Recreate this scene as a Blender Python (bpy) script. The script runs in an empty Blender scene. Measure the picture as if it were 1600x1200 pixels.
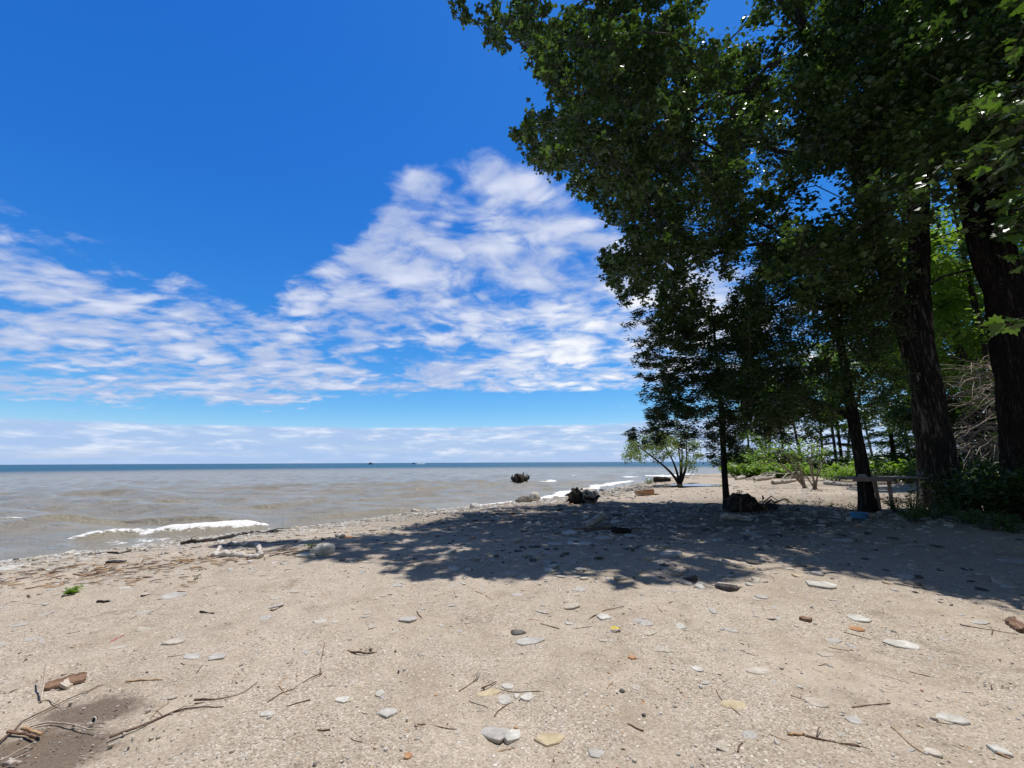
import bpy, math, random
import numpy as np
from mathutils import Vector, Matrix

rng = np.random.default_rng(7)
random.seed(7)
scn = bpy.context.scene
COL = scn.collection
PI = math.pi
R = math.radians

# ------------------------------------------------------------------ camera
F = 644.0                      # focal length in pixels of the 1600 px wide photograph
CAM = np.array([0.0, 0.0, 1.5])
PITCH = math.atan(122.5 / F)
ROLL = R(0.26)
fwd = np.array([0, math.cos(PITCH), math.sin(PITCH)])
up0 = np.array([0, -math.sin(PITCH), math.cos(PITCH)])
rt0 = np.array([1.0, 0, 0])
rt = rt0 * math.cos(ROLL) - up0 * math.sin(ROLL)
up = up0 * math.cos(ROLL) + rt0 * math.sin(ROLL)
cam_d = bpy.data.cameras.new('camera')
cam_d.sensor_width = 36.0
cam_d.lens = 36.0 * F / 1600.0
cam_d.clip_start = 0.05
cam_d.clip_end = 60000
cam = bpy.data.objects.new('camera', cam_d)
COL.objects.link(cam)
m = Matrix((rt, up, -fwd)).transposed().to_4x4()
m.translation = Vector(CAM)
cam.matrix_world = m
scn.camera = cam


def ray(px, py):
    d = rt * ((px - 800) / F) + up * ((600 - py) / F) + fwd
    return d


def project(P):
    v = np.atleast_2d(P) - CAM
    z = v @ fwd
    z = np.where(z < 0.05, 0.05, z)
    return 800 + F * (v @ rt) / z, 600 - F * (v @ up) / z, z


def at_depth(px, py, Y):
    """the point seen at a pixel whose distance along +Y is Y"""
    d = ray(px, py)
    return CAM + d * (Y / d[1])


def at_plane(px, py, z):
    d = ray(px, py)
    return CAM + d * ((z - CAM[2]) / d[2])


# ------------------------------------------------------------------ noise and terrain
def _hash(ix, iy, seed):
    h = (ix.astype(np.int64) * 374761393 + iy.astype(np.int64) * 668265263 + seed * 1442695041) & 0x7fffffff
    h = ((h ^ (h >> 13)) * 1274126177) & 0x7fffffff
    return ((h ^ (h >> 16)) & 0xffff) / 65535.0


def vnoise(x, y, seed=0):
    x = np.asarray(x, float); y = np.asarray(y, float)
    ix = np.floor(x); iy = np.floor(y)
    fx = x - ix; fy = y - iy
    fx = fx * fx * (3 - 2 * fx); fy = fy * fy * (3 - 2 * fy)
    a = _hash(ix, iy, seed); b = _hash(ix + 1, iy, seed)
    c = _hash(ix, iy + 1, seed); d = _hash(ix + 1, iy + 1, seed)
    return (a * (1 - fx) + b * fx) * (1 - fy) + (c * (1 - fx) + d * fx) * fy - 0.5


def fbm(x, y, seed=0, n=3):
    s = 0; a = 1.0
    for i in range(n):
        s = s + a * vnoise(x * 2 ** i, y * 2 ** i, seed + i * 17)
        a *= 0.5
    return s


def sstep(a, b, x):
    t = np.clip((np.asarray(x, float) - a) / (b - a), 0, 1)
    return t * t * (3 - 2 * t)


WZ = -0.25
shore_px = [(0, 879), (150, 862), (300, 843), (420, 831), (500, 822), (600, 808), (680, 798), (800, 786), (885, 778),
            (943, 767), (987, 758), (1007, 755), (1024, 751)]
SH = [at_plane(px, py, WZ)[:2] for px, py in shore_px]
SH = [np.array([-26.0, -6.0]), np.array([-16.0, 3.0])] + SH
SH += [np.array(p) for p in [(26, 50.5), (36, 52.5), (48, 58), (75, 74), (110, 110), (160, 190), (260, 340), (500, 700)]]
SH = np.array(SH)


def seg_dist(P, poly):
    """signed distance to a polyline (positive on its right side) and the arc length of the nearest point"""
    best = np.full(len(P), 1e9); sg = np.ones(len(P)); arc = np.zeros(len(P)); acc = 0.0
    for i in range(len(poly) - 1):
        a = poly[i]; b = poly[i + 1]; ab = b - a; L = np.hypot(*ab)
        t = np.clip(((P - a) @ ab) / (L * L), 0, 1)
        q = a + t[:, None] * ab
        d = np.hypot(P[:, 0] - q[:, 0], P[:, 1] - q[:, 1])
        cr = ab[0] * (P[:, 1] - a[1]) - ab[1] * (P[:, 0] - a[0])
        m_ = d < best
        best[m_] = d[m_]; sg[m_] = np.where(cr[m_] > 0, -1, 1); arc[m_] = acc + t[m_] * L
        acc += L
    return best * sg, arc


def ground_z(x, y, micro=True):
    x = np.atleast_1d(np.asarray(x, float)); y = np.atleast_1d(np.asarray(y, float))
    d, s = seg_dist(np.column_stack([x, y]), SH)
    w = 0.25 * fbm(x * 0.9, y * 0.9, 5, 2)
    d2 = d + w * sstep(60, 10, y)
    land = WZ + 0.25 * sstep(-0.2, 3.2, d2) + 0.08 * sstep(0, 1.2, d2)
    z = np.where(d2 > 0, land, WZ + 0.008 + 0.10 * d2)
    z = np.maximum(z, -3.0)
    inl = sstep(0.5, 3, d)
    z = z + inl * (0.26 * sstep(4.5, 10.5, x) * sstep(3, 9, y) - 0.05 * sstep(4.0, 1.5, d))
    z = z + inl * 0.5 * sstep(22, 50, x) * sstep(15, 30, y)
    dist = np.hypot(x, y)
    z = z + inl * 0.07 * fbm(x * 0.28, y * 0.28, 11, 2)
    if micro:
        z = z + sstep(-0.1, .8, d) * (0.030 * fbm(x * 1.7, y * 1.7, 23, 3) + 0.008 * fbm(x * 9, y * 9, 31, 2) * sstep(14, 5, dist))
    return z


def gz(x, y):
    return float(ground_z(x, y)[0])


def G(px, py):
    """where the view ray of a pixel meets the ground"""
    z = 0.0
    for i in range(12):
        p = at_plane(px, py, z)
        z = 0.5 * z + 0.5 * gz(p[0], p[1])
    p = at_plane(px, py, z)
    return np.array([p[0], p[1], gz(p[0], p[1])])


# ------------------------------------------------------------------ node helpers
class NT:
    def __init__(s, tree):
        s.t = tree; s.n = tree.nodes; s.l = tree.links

    def new(s, kind, **kw):
        n = s.n.new(kind)
        for k, v in kw.items():
            setattr(n, k, v)
        return n

    def put(s, sock, v):
        if isinstance(v, bpy.types.NodeSocket):
            s.l.new(v, sock)
        elif isinstance(v, (tuple, list)) and len(v) == 3 and len(getattr(sock, 'default_value', (0, 0, 0))) == 4:
            sock.default_value = (*v, 1)
        else:
            sock.default_value = v

    def math(s, op, a, b=0.0, c=0.0, clamp=False):
        n = s.new('ShaderNodeMath', operation=op, use_clamp=clamp)
        for i, v in enumerate((a, b, c)):
            s.put(n.inputs[i], v)
        return n.outputs[0]

    def add(s, a, b): return s.math('ADD', a, b)
    def sub(s, a, b): return s.math('SUBTRACT', a, b)
    def mul(s, a, b): return s.math('MULTIPLY', a, b)

    def ss(s, x, a, b, lo=0.0, hi=1.0):
        n = s.new('ShaderNodeMapRange', interpolation_type='SMOOTHSTEP')
        s.put(n.inputs[0], x)
        n.inputs[1].default_value = a; n.inputs[2].default_value = b
        n.inputs[3].default_value = lo; n.inputs[4].default_value = hi
        return n.outputs[0]

    def mix(s, f, a, b, mode='MIX'):
        n = s.new('ShaderNodeMix', data_type='RGBA', blend_type=mode)
        s.put(n.inputs[0], f); s.put(n.inputs[6], a); s.put(n.inputs[7], b)
        return n.outputs[2]

    def noise(s, vec, scale, detail=4, rough=0.55, dist=0.0, out=0, dim='3D'):
        n = s.new('ShaderNodeTexNoise', noise_dimensions=dim)
        if vec is not None: s.put(n.inputs['Vector'], vec)
        n.inputs['Scale'].default_value = scale; n.inputs['Detail'].default_value = detail
        n.inputs['Roughness'].default_value = rough; n.inputs['Distortion'].default_value = dist
        return n.outputs[out]

    def voro(s, vec, scale, feature='F1', rnd=1.0):
        n = s.new('ShaderNodeTexVoronoi', feature=feature)
        if vec is not None: s.put(n.inputs['Vector'], vec)
        n.inputs['Scale'].default_value = scale
        n.inputs['Randomness'].default_value = rnd
        return n

    def ramp(s, f, stops):
        n = s.new('ShaderNodeValToRGB')
        while len(n.color_ramp.elements) < len(stops):
            n.color_ramp.elements.new(0.5)
        for e, (p, c) in zip(n.color_ramp.elements, stops):
            e.position = p; e.color = (*c, 1)
        s.put(n.inputs[0], f)
        return n.outputs[0]

    def xyz(s, v):
        n = s.new('ShaderNodeSeparateXYZ'); s.put(n.inputs[0], v); return n.outputs

    def comb(s, x, y, z):
        n = s.new('ShaderNodeCombineXYZ')
        for i, v in enumerate((x, y, z)): s.put(n.inputs[i], v)
        return n.outputs[0]

    def scale(s, v, sc):
        n = s.new('ShaderNodeVectorMath', operation='MULTIPLY'); s.put(n.inputs[0], v); n.inputs[1].default_value = sc
        return n.outputs[0]

    def bump(s, h, strength, dist, normal=None):
        n = s.new('ShaderNodeBump'); s.put(n.inputs['Height'], h)
        n.inputs['Strength'].default_value = strength; n.inputs['Distance'].default_value = dist
        if normal is not None: s.put(n.inputs['Normal'], normal)
        return n.outputs[0]


def mat(name):
    m_ = bpy.data.materials.new(name); m_.use_nodes = True
    t = NT(m_.node_tree)
    for n in list(t.n): t.n.remove(n)
    out = t.new('ShaderNodeOutputMaterial')
    b = t.new('ShaderNodeBsdfPrincipled')
    t.l.new(b.outputs[0], out.inputs[0])
    return m_, t, b, out


def rough_mat(name, stops, scale=6.0, rough=0.85, bump=0.5, bdist=0.01, detail=6, stretch=(1, 1, 1), spec=0.3):
    """noise between colours with a bump: stone, wood, soil"""
    m_, t, b, out = mat(name)
    tc = t.new('ShaderNodeTexCoord').outputs['Object']
    oi = t.new('ShaderNodeObjectInfo').outputs['Random']
    v = t.new('ShaderNodeVectorMath', operation='ADD')
    t.put(v.inputs[0], t.scale(tc, stretch)); t.put(v.inputs[1], t.comb(t.mul(oi, 37.0), t.mul(oi, 11.0), 0.0))
    n = t.noise(v.outputs[0], scale, detail, 0.6)
    n2 = t.noise(v.outputs[0], scale * 5, 4, 0.6)
    f = t.add(t.mul(n, 0.7), t.mul(n2, 0.3))
    f = t.ss(f, 0.32, 0.68)
    c = t.ramp(f, stops)
    t.put(b.inputs['Base Color'], c)
    b.inputs['Roughness'].default_value = rough
    b.inputs['Specular IOR Level'].default_value = spec
    t.put(b.inputs['Normal'], t.bump(f, bump, bdist))
    return m_


def leaf_mat(name, dark, light, gloss=0.38, trans=0.25, tcol=None):
    m_, t, b, out = mat(name)
    a = t.new('ShaderNodeAttribute', attribute_name='tint').outputs['Fac']
    c = t.mix(a, dark, light)
    t.put(b.inputs['Base Color'], c)
    b.inputs['Roughness'].default_value = gloss
    b.inputs['Specular IOR Level'].default_value = 0.45
    tr = t.new('ShaderNodeBsdfTranslucent')
    tcol = tcol or (light[0] * 1.6, light[1] * 1.9, light[2] * 0.8)
    t.put(tr.inputs[0], t.mix(a, tuple(x * 0.6 for x in tcol), tcol))
    mx = t.new('ShaderNodeMixShader'); mx.inputs[0].default_value = trans
    t.l.new(b.outputs[0], mx.inputs[1]); t.l.new(tr.outputs[0], mx.inputs[2])
    t.l.new(mx.outputs[0], out.inputs[0])
    return m_


# ------------------------------------------------------------------ object helpers
def tag(o, label=None, cat=None, group=None, kind=None):
    if label: o['label'] = label
    if cat: o['category'] = cat
    if group: o['group'] = group
    if kind: o['kind'] = kind
    return o


def empty(name, loc, label, cat, group=None):
    o = bpy.data.objects.new(name, None)
    o.empty_display_size = 0.2
    COL.objects.link(o)
    o.location = Vector(loc)
    return tag(o, label, cat, group)


def mesh_np(name, V, faces, mats, parent=None, midx=None, smooth=False, attr=None, origin=None):
    """V (n,3); faces: (m,3) or (m,4) array, or a list of such arrays"""
    if isinstance(faces, np.ndarray): faces = [faces]
    faces = [f for f in faces if len(f)]
    V = np.asarray(V, float)
    if parent is not None and origin is None:
        origin = np.array(parent.location)
        p = parent.parent
        while p is not None:
            origin = origin + np.array(p.location); p = p.parent
    loc = None
    if origin is not None:
        V = V - np.asarray(origin)
        if parent is None: loc = origin
    me = bpy.data.meshes.new(name)
    me.vertices.add(len(V)); me.vertices.foreach_set('co', V.astype(np.float32).ravel())
    tot = sum(f.size for f in faces); nf = sum(len(f) for f in faces)
    me.loops.add(tot); me.polygons.add(nf)
    me.loops.foreach_set('vertex_index', np.concatenate([f.ravel() for f in faces]).astype(np.int32))
    sizes = np.concatenate([np.full(len(f), f.shape[1]) for f in faces])
    starts = np.concatenate([[0], np.cumsum(sizes)[:-1]])
    me.polygons.foreach_set('loop_start', starts.astype(np.int32))
    if midx is not None:
        me.polygons.foreach_set('material_index', np.asarray(midx, np.int32))
    me.polygons.foreach_set('use_smooth', np.full(nf, smooth))
    for mm in (mats if isinstance(mats, (list, tuple)) else [mats]):
        me.materials.append(mm)
    if attr:
        for k, arr in attr.items():
            a = me.attributes.new(k, 'FLOAT', 'POINT'); a.data.foreach_set('value', np.asarray(arr, np.float32))
    me.update(calc_edges=True); me.validate()
    o = bpy.data.objects.new(name, me)
    COL.objects.link(o)
    if parent is not None: o.parent = parent
    elif loc is not None: o.location = Vector(loc)
    return o


class MB:
    """collects vertices and faces"""
    def __init__(s):
        s.v = []; s.f3 = []; s.f4 = []; s.n = 0; s.m3 = []; s.m4 = []; s.t = []

    def add(s, V, F, mi=0, tint=None):
        V = np.asarray(V, float); F = np.asarray(F)
        if len(V) == 0: return
        s.v.append(V)
        if F.shape[1] == 3:
            s.f3.append(F + s.n); s.m3.append(np.full(len(F), mi))
        else:
            s.f4.append(F + s.n); s.m4.append(np.full(len(F), mi))
        s.t.append(np.full(len(V), 0.5) if tint is None else tint)
        s.n += len(V)

    def build(s, name, mats, parent=None, smooth=False, origin=None):
        fs = []; mi = []
        if s.f3: fs.append(np.concatenate(s.f3)); mi.append(np.concatenate(s.m3))
        if s.f4: fs.append(np.concatenate(s.f4)); mi.append(np.concatenate(s.m4))
        return mesh_np(name, np.concatenate(s.v), fs, mats, parent, np.concatenate(mi), smooth,
                       {'tint': np.concatenate(s.t)}, origin)

    def tube(s, pts, rad, sides=6, mi=0, cap=True, jit=0.0, tint=None):
        pts = np.asarray(pts, float); n = len(pts)
        rad = np.broadcast_to(np.asarray(rad, float), (n,))
        tg = np.gradient(pts, axis=0)
        tg /= np.linalg.norm(tg, axis=1)[:, None] + 1e-9
        ref = np.array([0.31, 0.17, 0.94]) if abs(tg[0][2]) < 0.8 else np.array([0.9, 0.4, 0.1])
        a = np.cross(tg, ref); a /= np.linalg.norm(a, axis=1)[:, None] + 1e-9
        b = np.cross(tg, a)
        th = np.linspace(0, 2 * PI, sides, endpoint=False)
        rr = rad[:, None] * (1 + jit * rng.standard_normal((n, sides)))
        V = pts[:, None, :] + rr[..., None] * (np.cos(th)[None, :, None] * a[:, None, :] + np.sin(th)[None, :, None] * b[:, None, :])
        V = V.reshape(-1, 3)
        i = np.arange(n - 1)[:, None] * sides; j = np.arange(sides)[None, :]; k = (j + 1) % sides
        F = np.stack([i + j, i + k, i + sides + k, i + sides + j], -1).reshape(-1, 4)
        s.add(V, F, mi, None if tint is None else np.full(len(V), tint))
        if cap:
            for base, pt, flip in ((0, pts[0], 1), ((n - 1) * sides, pts[-1], 0)):
                c = s.n
                ring = V[base:base + sides]
                s.v.append(np.vstack([ring, pt])); s.t.append(np.full(sides + 1, 0.5))
                jj = np.arange(sides); kk = (jj + 1) % sides
                F3 = np.stack([jj, kk, np.full(sides, sides)], -1)
                if flip: F3 = F3[:, ::-1]
                s.f3.append(F3 + c); s.m3.append(np.full(sides, mi)); s.n += sides + 1

    def box(s, c, size, rot=0.0, mi=0, tilt=0.0):
        sx, sy, sz = np.array(size) / 2
        V = np.array([[x, y, z] for z in (-sz, sz) for y in (-sy, sy) for x in (-sx, sx)])
        if tilt:
            ct, st = math.cos(tilt), math.sin(tilt)
            V = np.column_stack([V[:, 0] * ct + V[:, 2] * st, V[:, 1], -V[:, 0] * st + V[:, 2] * ct])
        cr, sr = math.cos(rot), math.sin(rot)
        V = np.column_stack([V[:, 0] * cr - V[:, 1] * sr, V[:, 0] * sr + V[:, 1] * cr, V[:, 2]]) + np.array(c)
        s.add(V, np.array([[0, 2, 3, 1], [4, 5, 7, 6], [0, 1, 5, 4], [2, 6, 7, 3], [0, 4, 6, 2], [1, 3, 7, 5]]), mi)


def unit(v):
    return v / (np.linalg.norm(v, axis=-1, keepdims=True) + 1e-9)


def leaf_cloud(P, size, width=0.8, flat=0.5, hang=0.3, kind='delta', fold=0.12):
    """leaves at points P: flat = how level the blades lie, hang = how far tips droop"""
    n = len(P)
    nrm = rng.standard_normal((n, 3)); nrm[:, 2] = np.abs(nrm[:, 2]) + flat * 2; nrm = unit(nrm)
    d = rng.standard_normal((n, 3)); d[:, 2] -= hang * 2
    d = unit(d - (d * nrm).sum(1)[:, None] * nrm)
    sd = np.cross(nrm, d)
    L = size * rng.uniform(0.5, 1.3, n)[:, None]
    w = width * L
    if kind == 'delta':
        A = P; B = P + d * L * 0.36 - sd * w * 0.5 + nrm * L * fold; C = P + d * L; D = P + d * L * 0.36 + sd * w * 0.5 + nrm * L * fold
        V = np.stack([A, B, C, D], 1).reshape(-1, 3)
        i = np.arange(n)[:, None] * 4
        Fc = np.concatenate([i + np.array([[0, 2, 1]]), i + np.array([[0, 3, 2]])], 0)
        tint = np.repeat(rng.uniform(0, 1, n), 4)
        return V, Fc, tint
    # maple: lobed outline as a fan
    out = np.array([[0, 0], [.22, .02], [.30, .16], [.52, .14], [.46, .30], [.66, .44], [.44, .50], [.48, .66], [.24, .58], [.20, .82], [.08, .78],
                    [0, 1.05], [-.08, .78], [-.20, .82], [-.24, .58], [-.48, .66], [-.44, .50], [-.66, .44], [-.46, .30], [-.52, .14], [-.30, .16], [-.22, .02]])
    k = len(out)
    zz = np.abs(out[:, 0]) * 0.35 - 0.18 * out[:, 1] ** 2
    V = P[:, None, :] + L[:, None] * (out[None, :, 0, None] * sd[:, None] + out[None, :, 1, None] * d[:, None] + zz[None, :, None] * nrm[:, None])
    ctr = P[:, None, :] + L[:, None] * (0.35 * d[:, None] - 0.02 * nrm[:, None])
    V = np.concatenate([V, ctr], 1).reshape(-1, 3)
    i = np.arange(n)[:, None, None] * (k + 1)
    j = np.arange(k); Fb = np.stack([j, (j + 1) % k, np.full(k, k)], -1)[None]
    Fc = (i + Fb).reshape(-1, 3)
    return V, Fc, np.repeat(rng.uniform(0, 1, n), k + 1)


def inpoly(x, y, poly):
    poly = np.asarray(poly, float); c = np.zeros(len(x), bool)
    j = len(poly) - 1
    for i in range(len(poly)):
        xi, yi = poly[i]; xj, yj = poly[j]
        m_ = ((yi > y) != (yj > y)) & (x < (xj - xi) * (y - yi) / (yj - yi + 1e-12) + xi)
        c ^= m_; j = i
    return c


# ------------------------------------------------------------------ render settings, sun and sky
scn.view_settings.view_transform = 'Standard'
scn.view_settings.look = 'None'
scn.view_settings.exposure = 0.0
scn.view_settings.gamma = 1.0
scn.cycles.max_bounces = 8
scn.cycles.use_denoising = True
SX, SY = 0.20, 0.20            # a thing h metres up throws its shade at (-SX h, -SY h)
SUN_DIR = unit(np.array([SX, SY, 1.0]))
EL = math.asin(SUN_DIR[2]); AZ = math.atan2(SX, SY)
sun_d = bpy.data.lights.new('sun', 'SUN'); sun_d.energy = 5.0; sun_d.angle = R(0.5); sun_d.color = (1.0, 0.965, 0.92)
sun = bpy.data.objects.new('sun', sun_d); COL.objects.link(sun)
sun.rotation_euler = Vector(-SUN_DIR).to_track_quat('-Z', 'Y').to_euler()
sun.location = (20, 20, 60)

world = bpy.data.worlds.new('World'); scn.world = world; world.use_nodes = True


def build_sky():
    t = NT(world.node_tree)
    for n in list(t.n): t.n.remove(n)
    out = t.new('ShaderNodeOutputWorld'); bg = t.new('ShaderNodeBackground')
    t.l.new(bg.outputs[0], out.inputs[0])
    sky = t.new('ShaderNodeTexSky', sky_type='NISHITA')
    sky.sun_disc = False; sky.sun_elevation = EL; sky.sun_rotation = AZ
    sky.air_density = 1.0; sky.dust_density = 0.2; sky.ozone_density = 3.0; sky.altitude = 100
    STR = 0.10
    hs = t.new('ShaderNodeHueSaturation'); hs.inputs['Saturation'].default_value = 1.16; hs.inputs['Value'].default_value = 1.0
    t.l.new(sky.outputs[0], hs.inputs['Color'])
    sc = t.new('ShaderNodeVectorMath', operation='SCALE'); t.l.new(hs.outputs[0], sc.inputs[0]); sc.inputs['Scale'].default_value = 0.085
    r, g, b = t.xyz(sc.outputs[0])
    # a deeper, clearer blue than the standard atmosphere
    deep = t.comb(t.mul(t.math('POWER', r, 1.68), 2.02), t.mul(t.math('POWER', g, 1.11), 1.41), t.mul(t.math('POWER', b, .655), 1.34))
    d = t.new('ShaderNodeTexCoord').outputs['Generated']
    x, y, z = t.xyz(d)
    az = t.math('ARCTAN2', x, y)
    el = t.math('ARCSINE', z)
    # deep blue only ahead; the unseen sky is greyed to keep fill light neutral
    away = t.mul(t.ss(t.math('ABSOLUTE', t.add(az, R(6))), R(78), R(58)), t.ss(el, R(74), R(56)))
    grey_fill = t.mix(.35, sc.outputs[0], (.14, .15, .17))
    base = t.mix(away, grey_fill, deep)
    zz = t.add(t.math('MAXIMUM', z, 0.0), 0.16)
    p = t.comb(t.math('DIVIDE', x, zz), t.math('DIVIDE', y, zz), 0.0)
    # where the cloud decks stand in the sky: azimuth, elevation, half widths, tilt, weight
    def blob(px, py, sx, sy, rot, w):
        q = unit(ray(px, py)); a0 = math.atan2(q[0], q[1]); e0 = math.asin(q[2])
        k = (q @ fwd)
        sx = sx / F * k * (k / max(math.cos(e0), .3)) ** 0.5; sy = sy / F * k
        da = t.sub(az, a0); de = t.sub(el, e0)
        c, s_ = math.cos(R(rot)), math.sin(R(rot))
        u = t.add(t.mul(da, c / sx), t.mul(de, s_ / sx))
        v = t.add(t.mul(da, -s_ / sy), t.mul(de, c / sy))
        r2 = t.add(t.mul(u, u), t.mul(v, v))
        return t.mul(t.math('EXPONENT', t.mul(r2, -0.9)), w)
    blobs = [(0, 500, 190, 75, -8, .85), (200, 520, 200, 66, -12, .85), (380, 565, 130, 45, -8, .70), (90, 610, 260, 28, 0, .62), (10, 345, 150, 46, -28, .26), (60, 450, 190, 46, -18, .56),
             (150, 395, 80, 35, -25, .22), (330, 480, 120, 26, -20, .50), (430, 525, 90, 26, -15, .55), (510, 430, 90, 34, 30, .50), (570, 420, 80, 34, 28, .62), (640, 390, 62, 46, 30, .66), (655, 300, 56, 74, 12, .80), (620, 350, 70, 40, 30, .6), (600, 500, 110, 30, 10, .50),
             (720, 320, 40, 30, 0, .35), (760, 225, 60, 40, 20, .55), (690, 420, 70, 26, 24, .60), (790, 300, 70, 48, -10, .85), (860, 340, 70, 52, 0, .85), (870, 385, 60, 22, -6, .62), (740, 392, 50, 18, 25, .50),
             (950, 470, 110, 72, 18, 1.2), (840, 500, 120, 56, 16, 1.1), (740, 535, 90, 34, 6, .62), (860, 560, 150, 30, 0, .85), (930, 540, 90, 50, 0, .6),
             (560, 455, 90, 40, 10, .55), (640, 480, 90, 36, 10, .50), (740, 400, 80, 40, 0, .62), (790, 430, 80, 40, 10, .70), (900, 440, 130, 70, 10, .5), (590, 602, 120, 15, 3, 1.0), (720, 590, 110, 17, 0, .95), (900, 600, 130, 14, 0, .9), (1080, 480, 150, 120, 0, .85), (1350, 420, 180, 120, 0, .45), (1300, 590, 240, 60, 0, .7), (530, 500, 70, 24, 0, .45),
             (480, 560, 90, 22, 0, .65), (400, 622, 110, 15, 0, .6), (540, 545, 90, 26, 4, .5), (470, 470, 60, 22, 20, .5)]
    cov = None
    for b_ in blobs:
        g_ = blob(*b_); cov = g_ if cov is None else t.add(cov, g_)
    cov = t.math('MINIMUM', cov, 1.0)
    # a soft warp so that edges fray
    wp = t.new('ShaderNodeVectorMath', operation='ADD')
    wn = t.noise(p, 2.2, 3, 0.5, 0, 1)
    t.put(wp.inputs[0], p); t.put(wp.inputs[1], t.scale(wn, (0.28, 0.28, 0.0)))
    pv = t.scale(wp.outputs[0], (1.0, 1.15, 1.0))
    n1 = t.noise(pv, 2.1, 7, 0.50, 0.1)
    n2 = t.noise(pv, 5.2, 7, 0.56)
    n3 = t.noise(t.scale(p, (1.0, 2.2, 1.0)), 5.5, 5, 0.5, 0.2)
    left = t.ss(az, R(-14), R(-30))
    nn = t.add(t.add(t.mul(n1, 0.55), t.mul(n2, 0.45)), t.mul(left, t.mul(t.sub(n3, .5), .55)))
    vp = t.new('ShaderNodeTexVoronoi', feature='SMOOTH_F1'); t.put(vp.inputs['Vector'], t.scale(pv, (1.0, 1.25, 1.0)))
    vp.inputs['Scale'].default_value = 4.6; vp.inputs['Smoothness'].default_value = .5; vp.inputs['Detail'].default_value = 2.5; vp.inputs['Roughness'].default_value = .55
    puff = t.sub(.50, vp.outputs['Distance'])
    dens = t.add(t.add(t.mul(cov, 1.06), t.mul(t.sub(nn, 0.5), 2.1)), t.mul(puff, .75))
    fray = t.noise(pv, 15.0, 6, .66, .3)
    dens = t.add(dens, t.mul(t.sub(fray, .5), .8))
    alpha = t.ss(dens, 0.20, 0.92)
    alpha = t.mul(alpha, t.ss(cov, 0.05, 0.35))
    alpha = t.mul(alpha, t.ss(el, R(4.7), R(6.0)))
    # shading: the same field a step nearer the sun
    off = t.new('ShaderNodeVectorMath', operation='ADD'); t.put(off.inputs[0], pv); off.inputs[1].default_value = (0.07, 0.12, 0)
    n1b = t.noise(off.outputs[0], 2.1, 5, 0.50, 0.1)
    shade = t.ss(t.add(t.mul(t.sub(n1, n1b), 2.6), t.add(t.mul(t.sub(dens, 0.6), 0.35), t.mul(puff, .9))), -0.45, 0.5)
    right = t.ss(az, R(-12), R(6))
    rr = t.mul(right, t.ss(el, R(26), R(18)))
    lo = t.mix(rr, (0.47, 0.56, 0.80), (0.60, 0.69, 0.90))
    hi = t.mix(rr, (0.74, 0.79, 0.94), (1.02, 1.02, 1.03))
    ccol = t.mix(shade, lo, hi)
    # the long low bank over the horizon
    q = t.comb(t.mul(az, 2.6), t.mul(el, 34.0), 0.0)
    b1 = t.noise(q, 1.3, 7, 0.62)
    b2 = t.noise(t.comb(t.mul(az, 9.0), t.mul(el, 48.0), 3.0), 1.5, 6, 0.58)
    topn = t.mul(t.sub(t.noise(t.comb(t.mul(az, 7.0), 0.0, 0.0), 1.0, 6, 0.6), 0.5), 0.012)
    edge = t.add(el, t.sub(topn, t.mul(az, .018)))
    bank = t.mul(t.ss(edge, R(5.05), R(4.65)), t.ss(b1, 0.25, 0.55, 0.55, 1.0))
    bank = t.math('MAXIMUM', bank, t.ss(el, R(1.9), R(0.3), 0.0, .95))
    bcol = t.mix(t.mul(t.ss(b2, 0.44, 0.76), t.ss(el, R(.3), R(1.8), .25, 1.0)), (0.42, 0.58, 0.86), (0.82, 0.88, 1.0))
    col = t.mix(t.mul(alpha, 0.93), base, ccol)
    col = t.mix(bank, col, bcol)
    inv = t.new('ShaderNodeVectorMath', operation='SCALE'); t.l.new(col, inv.inputs[0]); inv.inputs['Scale'].default_value = 1 / STR
    t.l.new(inv.outputs[0], bg.inputs[0])
    bg.inputs[1].default_value = STR
    world.cycles.sampling_method = 'MANUAL'; world.cycles.sample_map_resolution = 512


build_sky()

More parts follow.
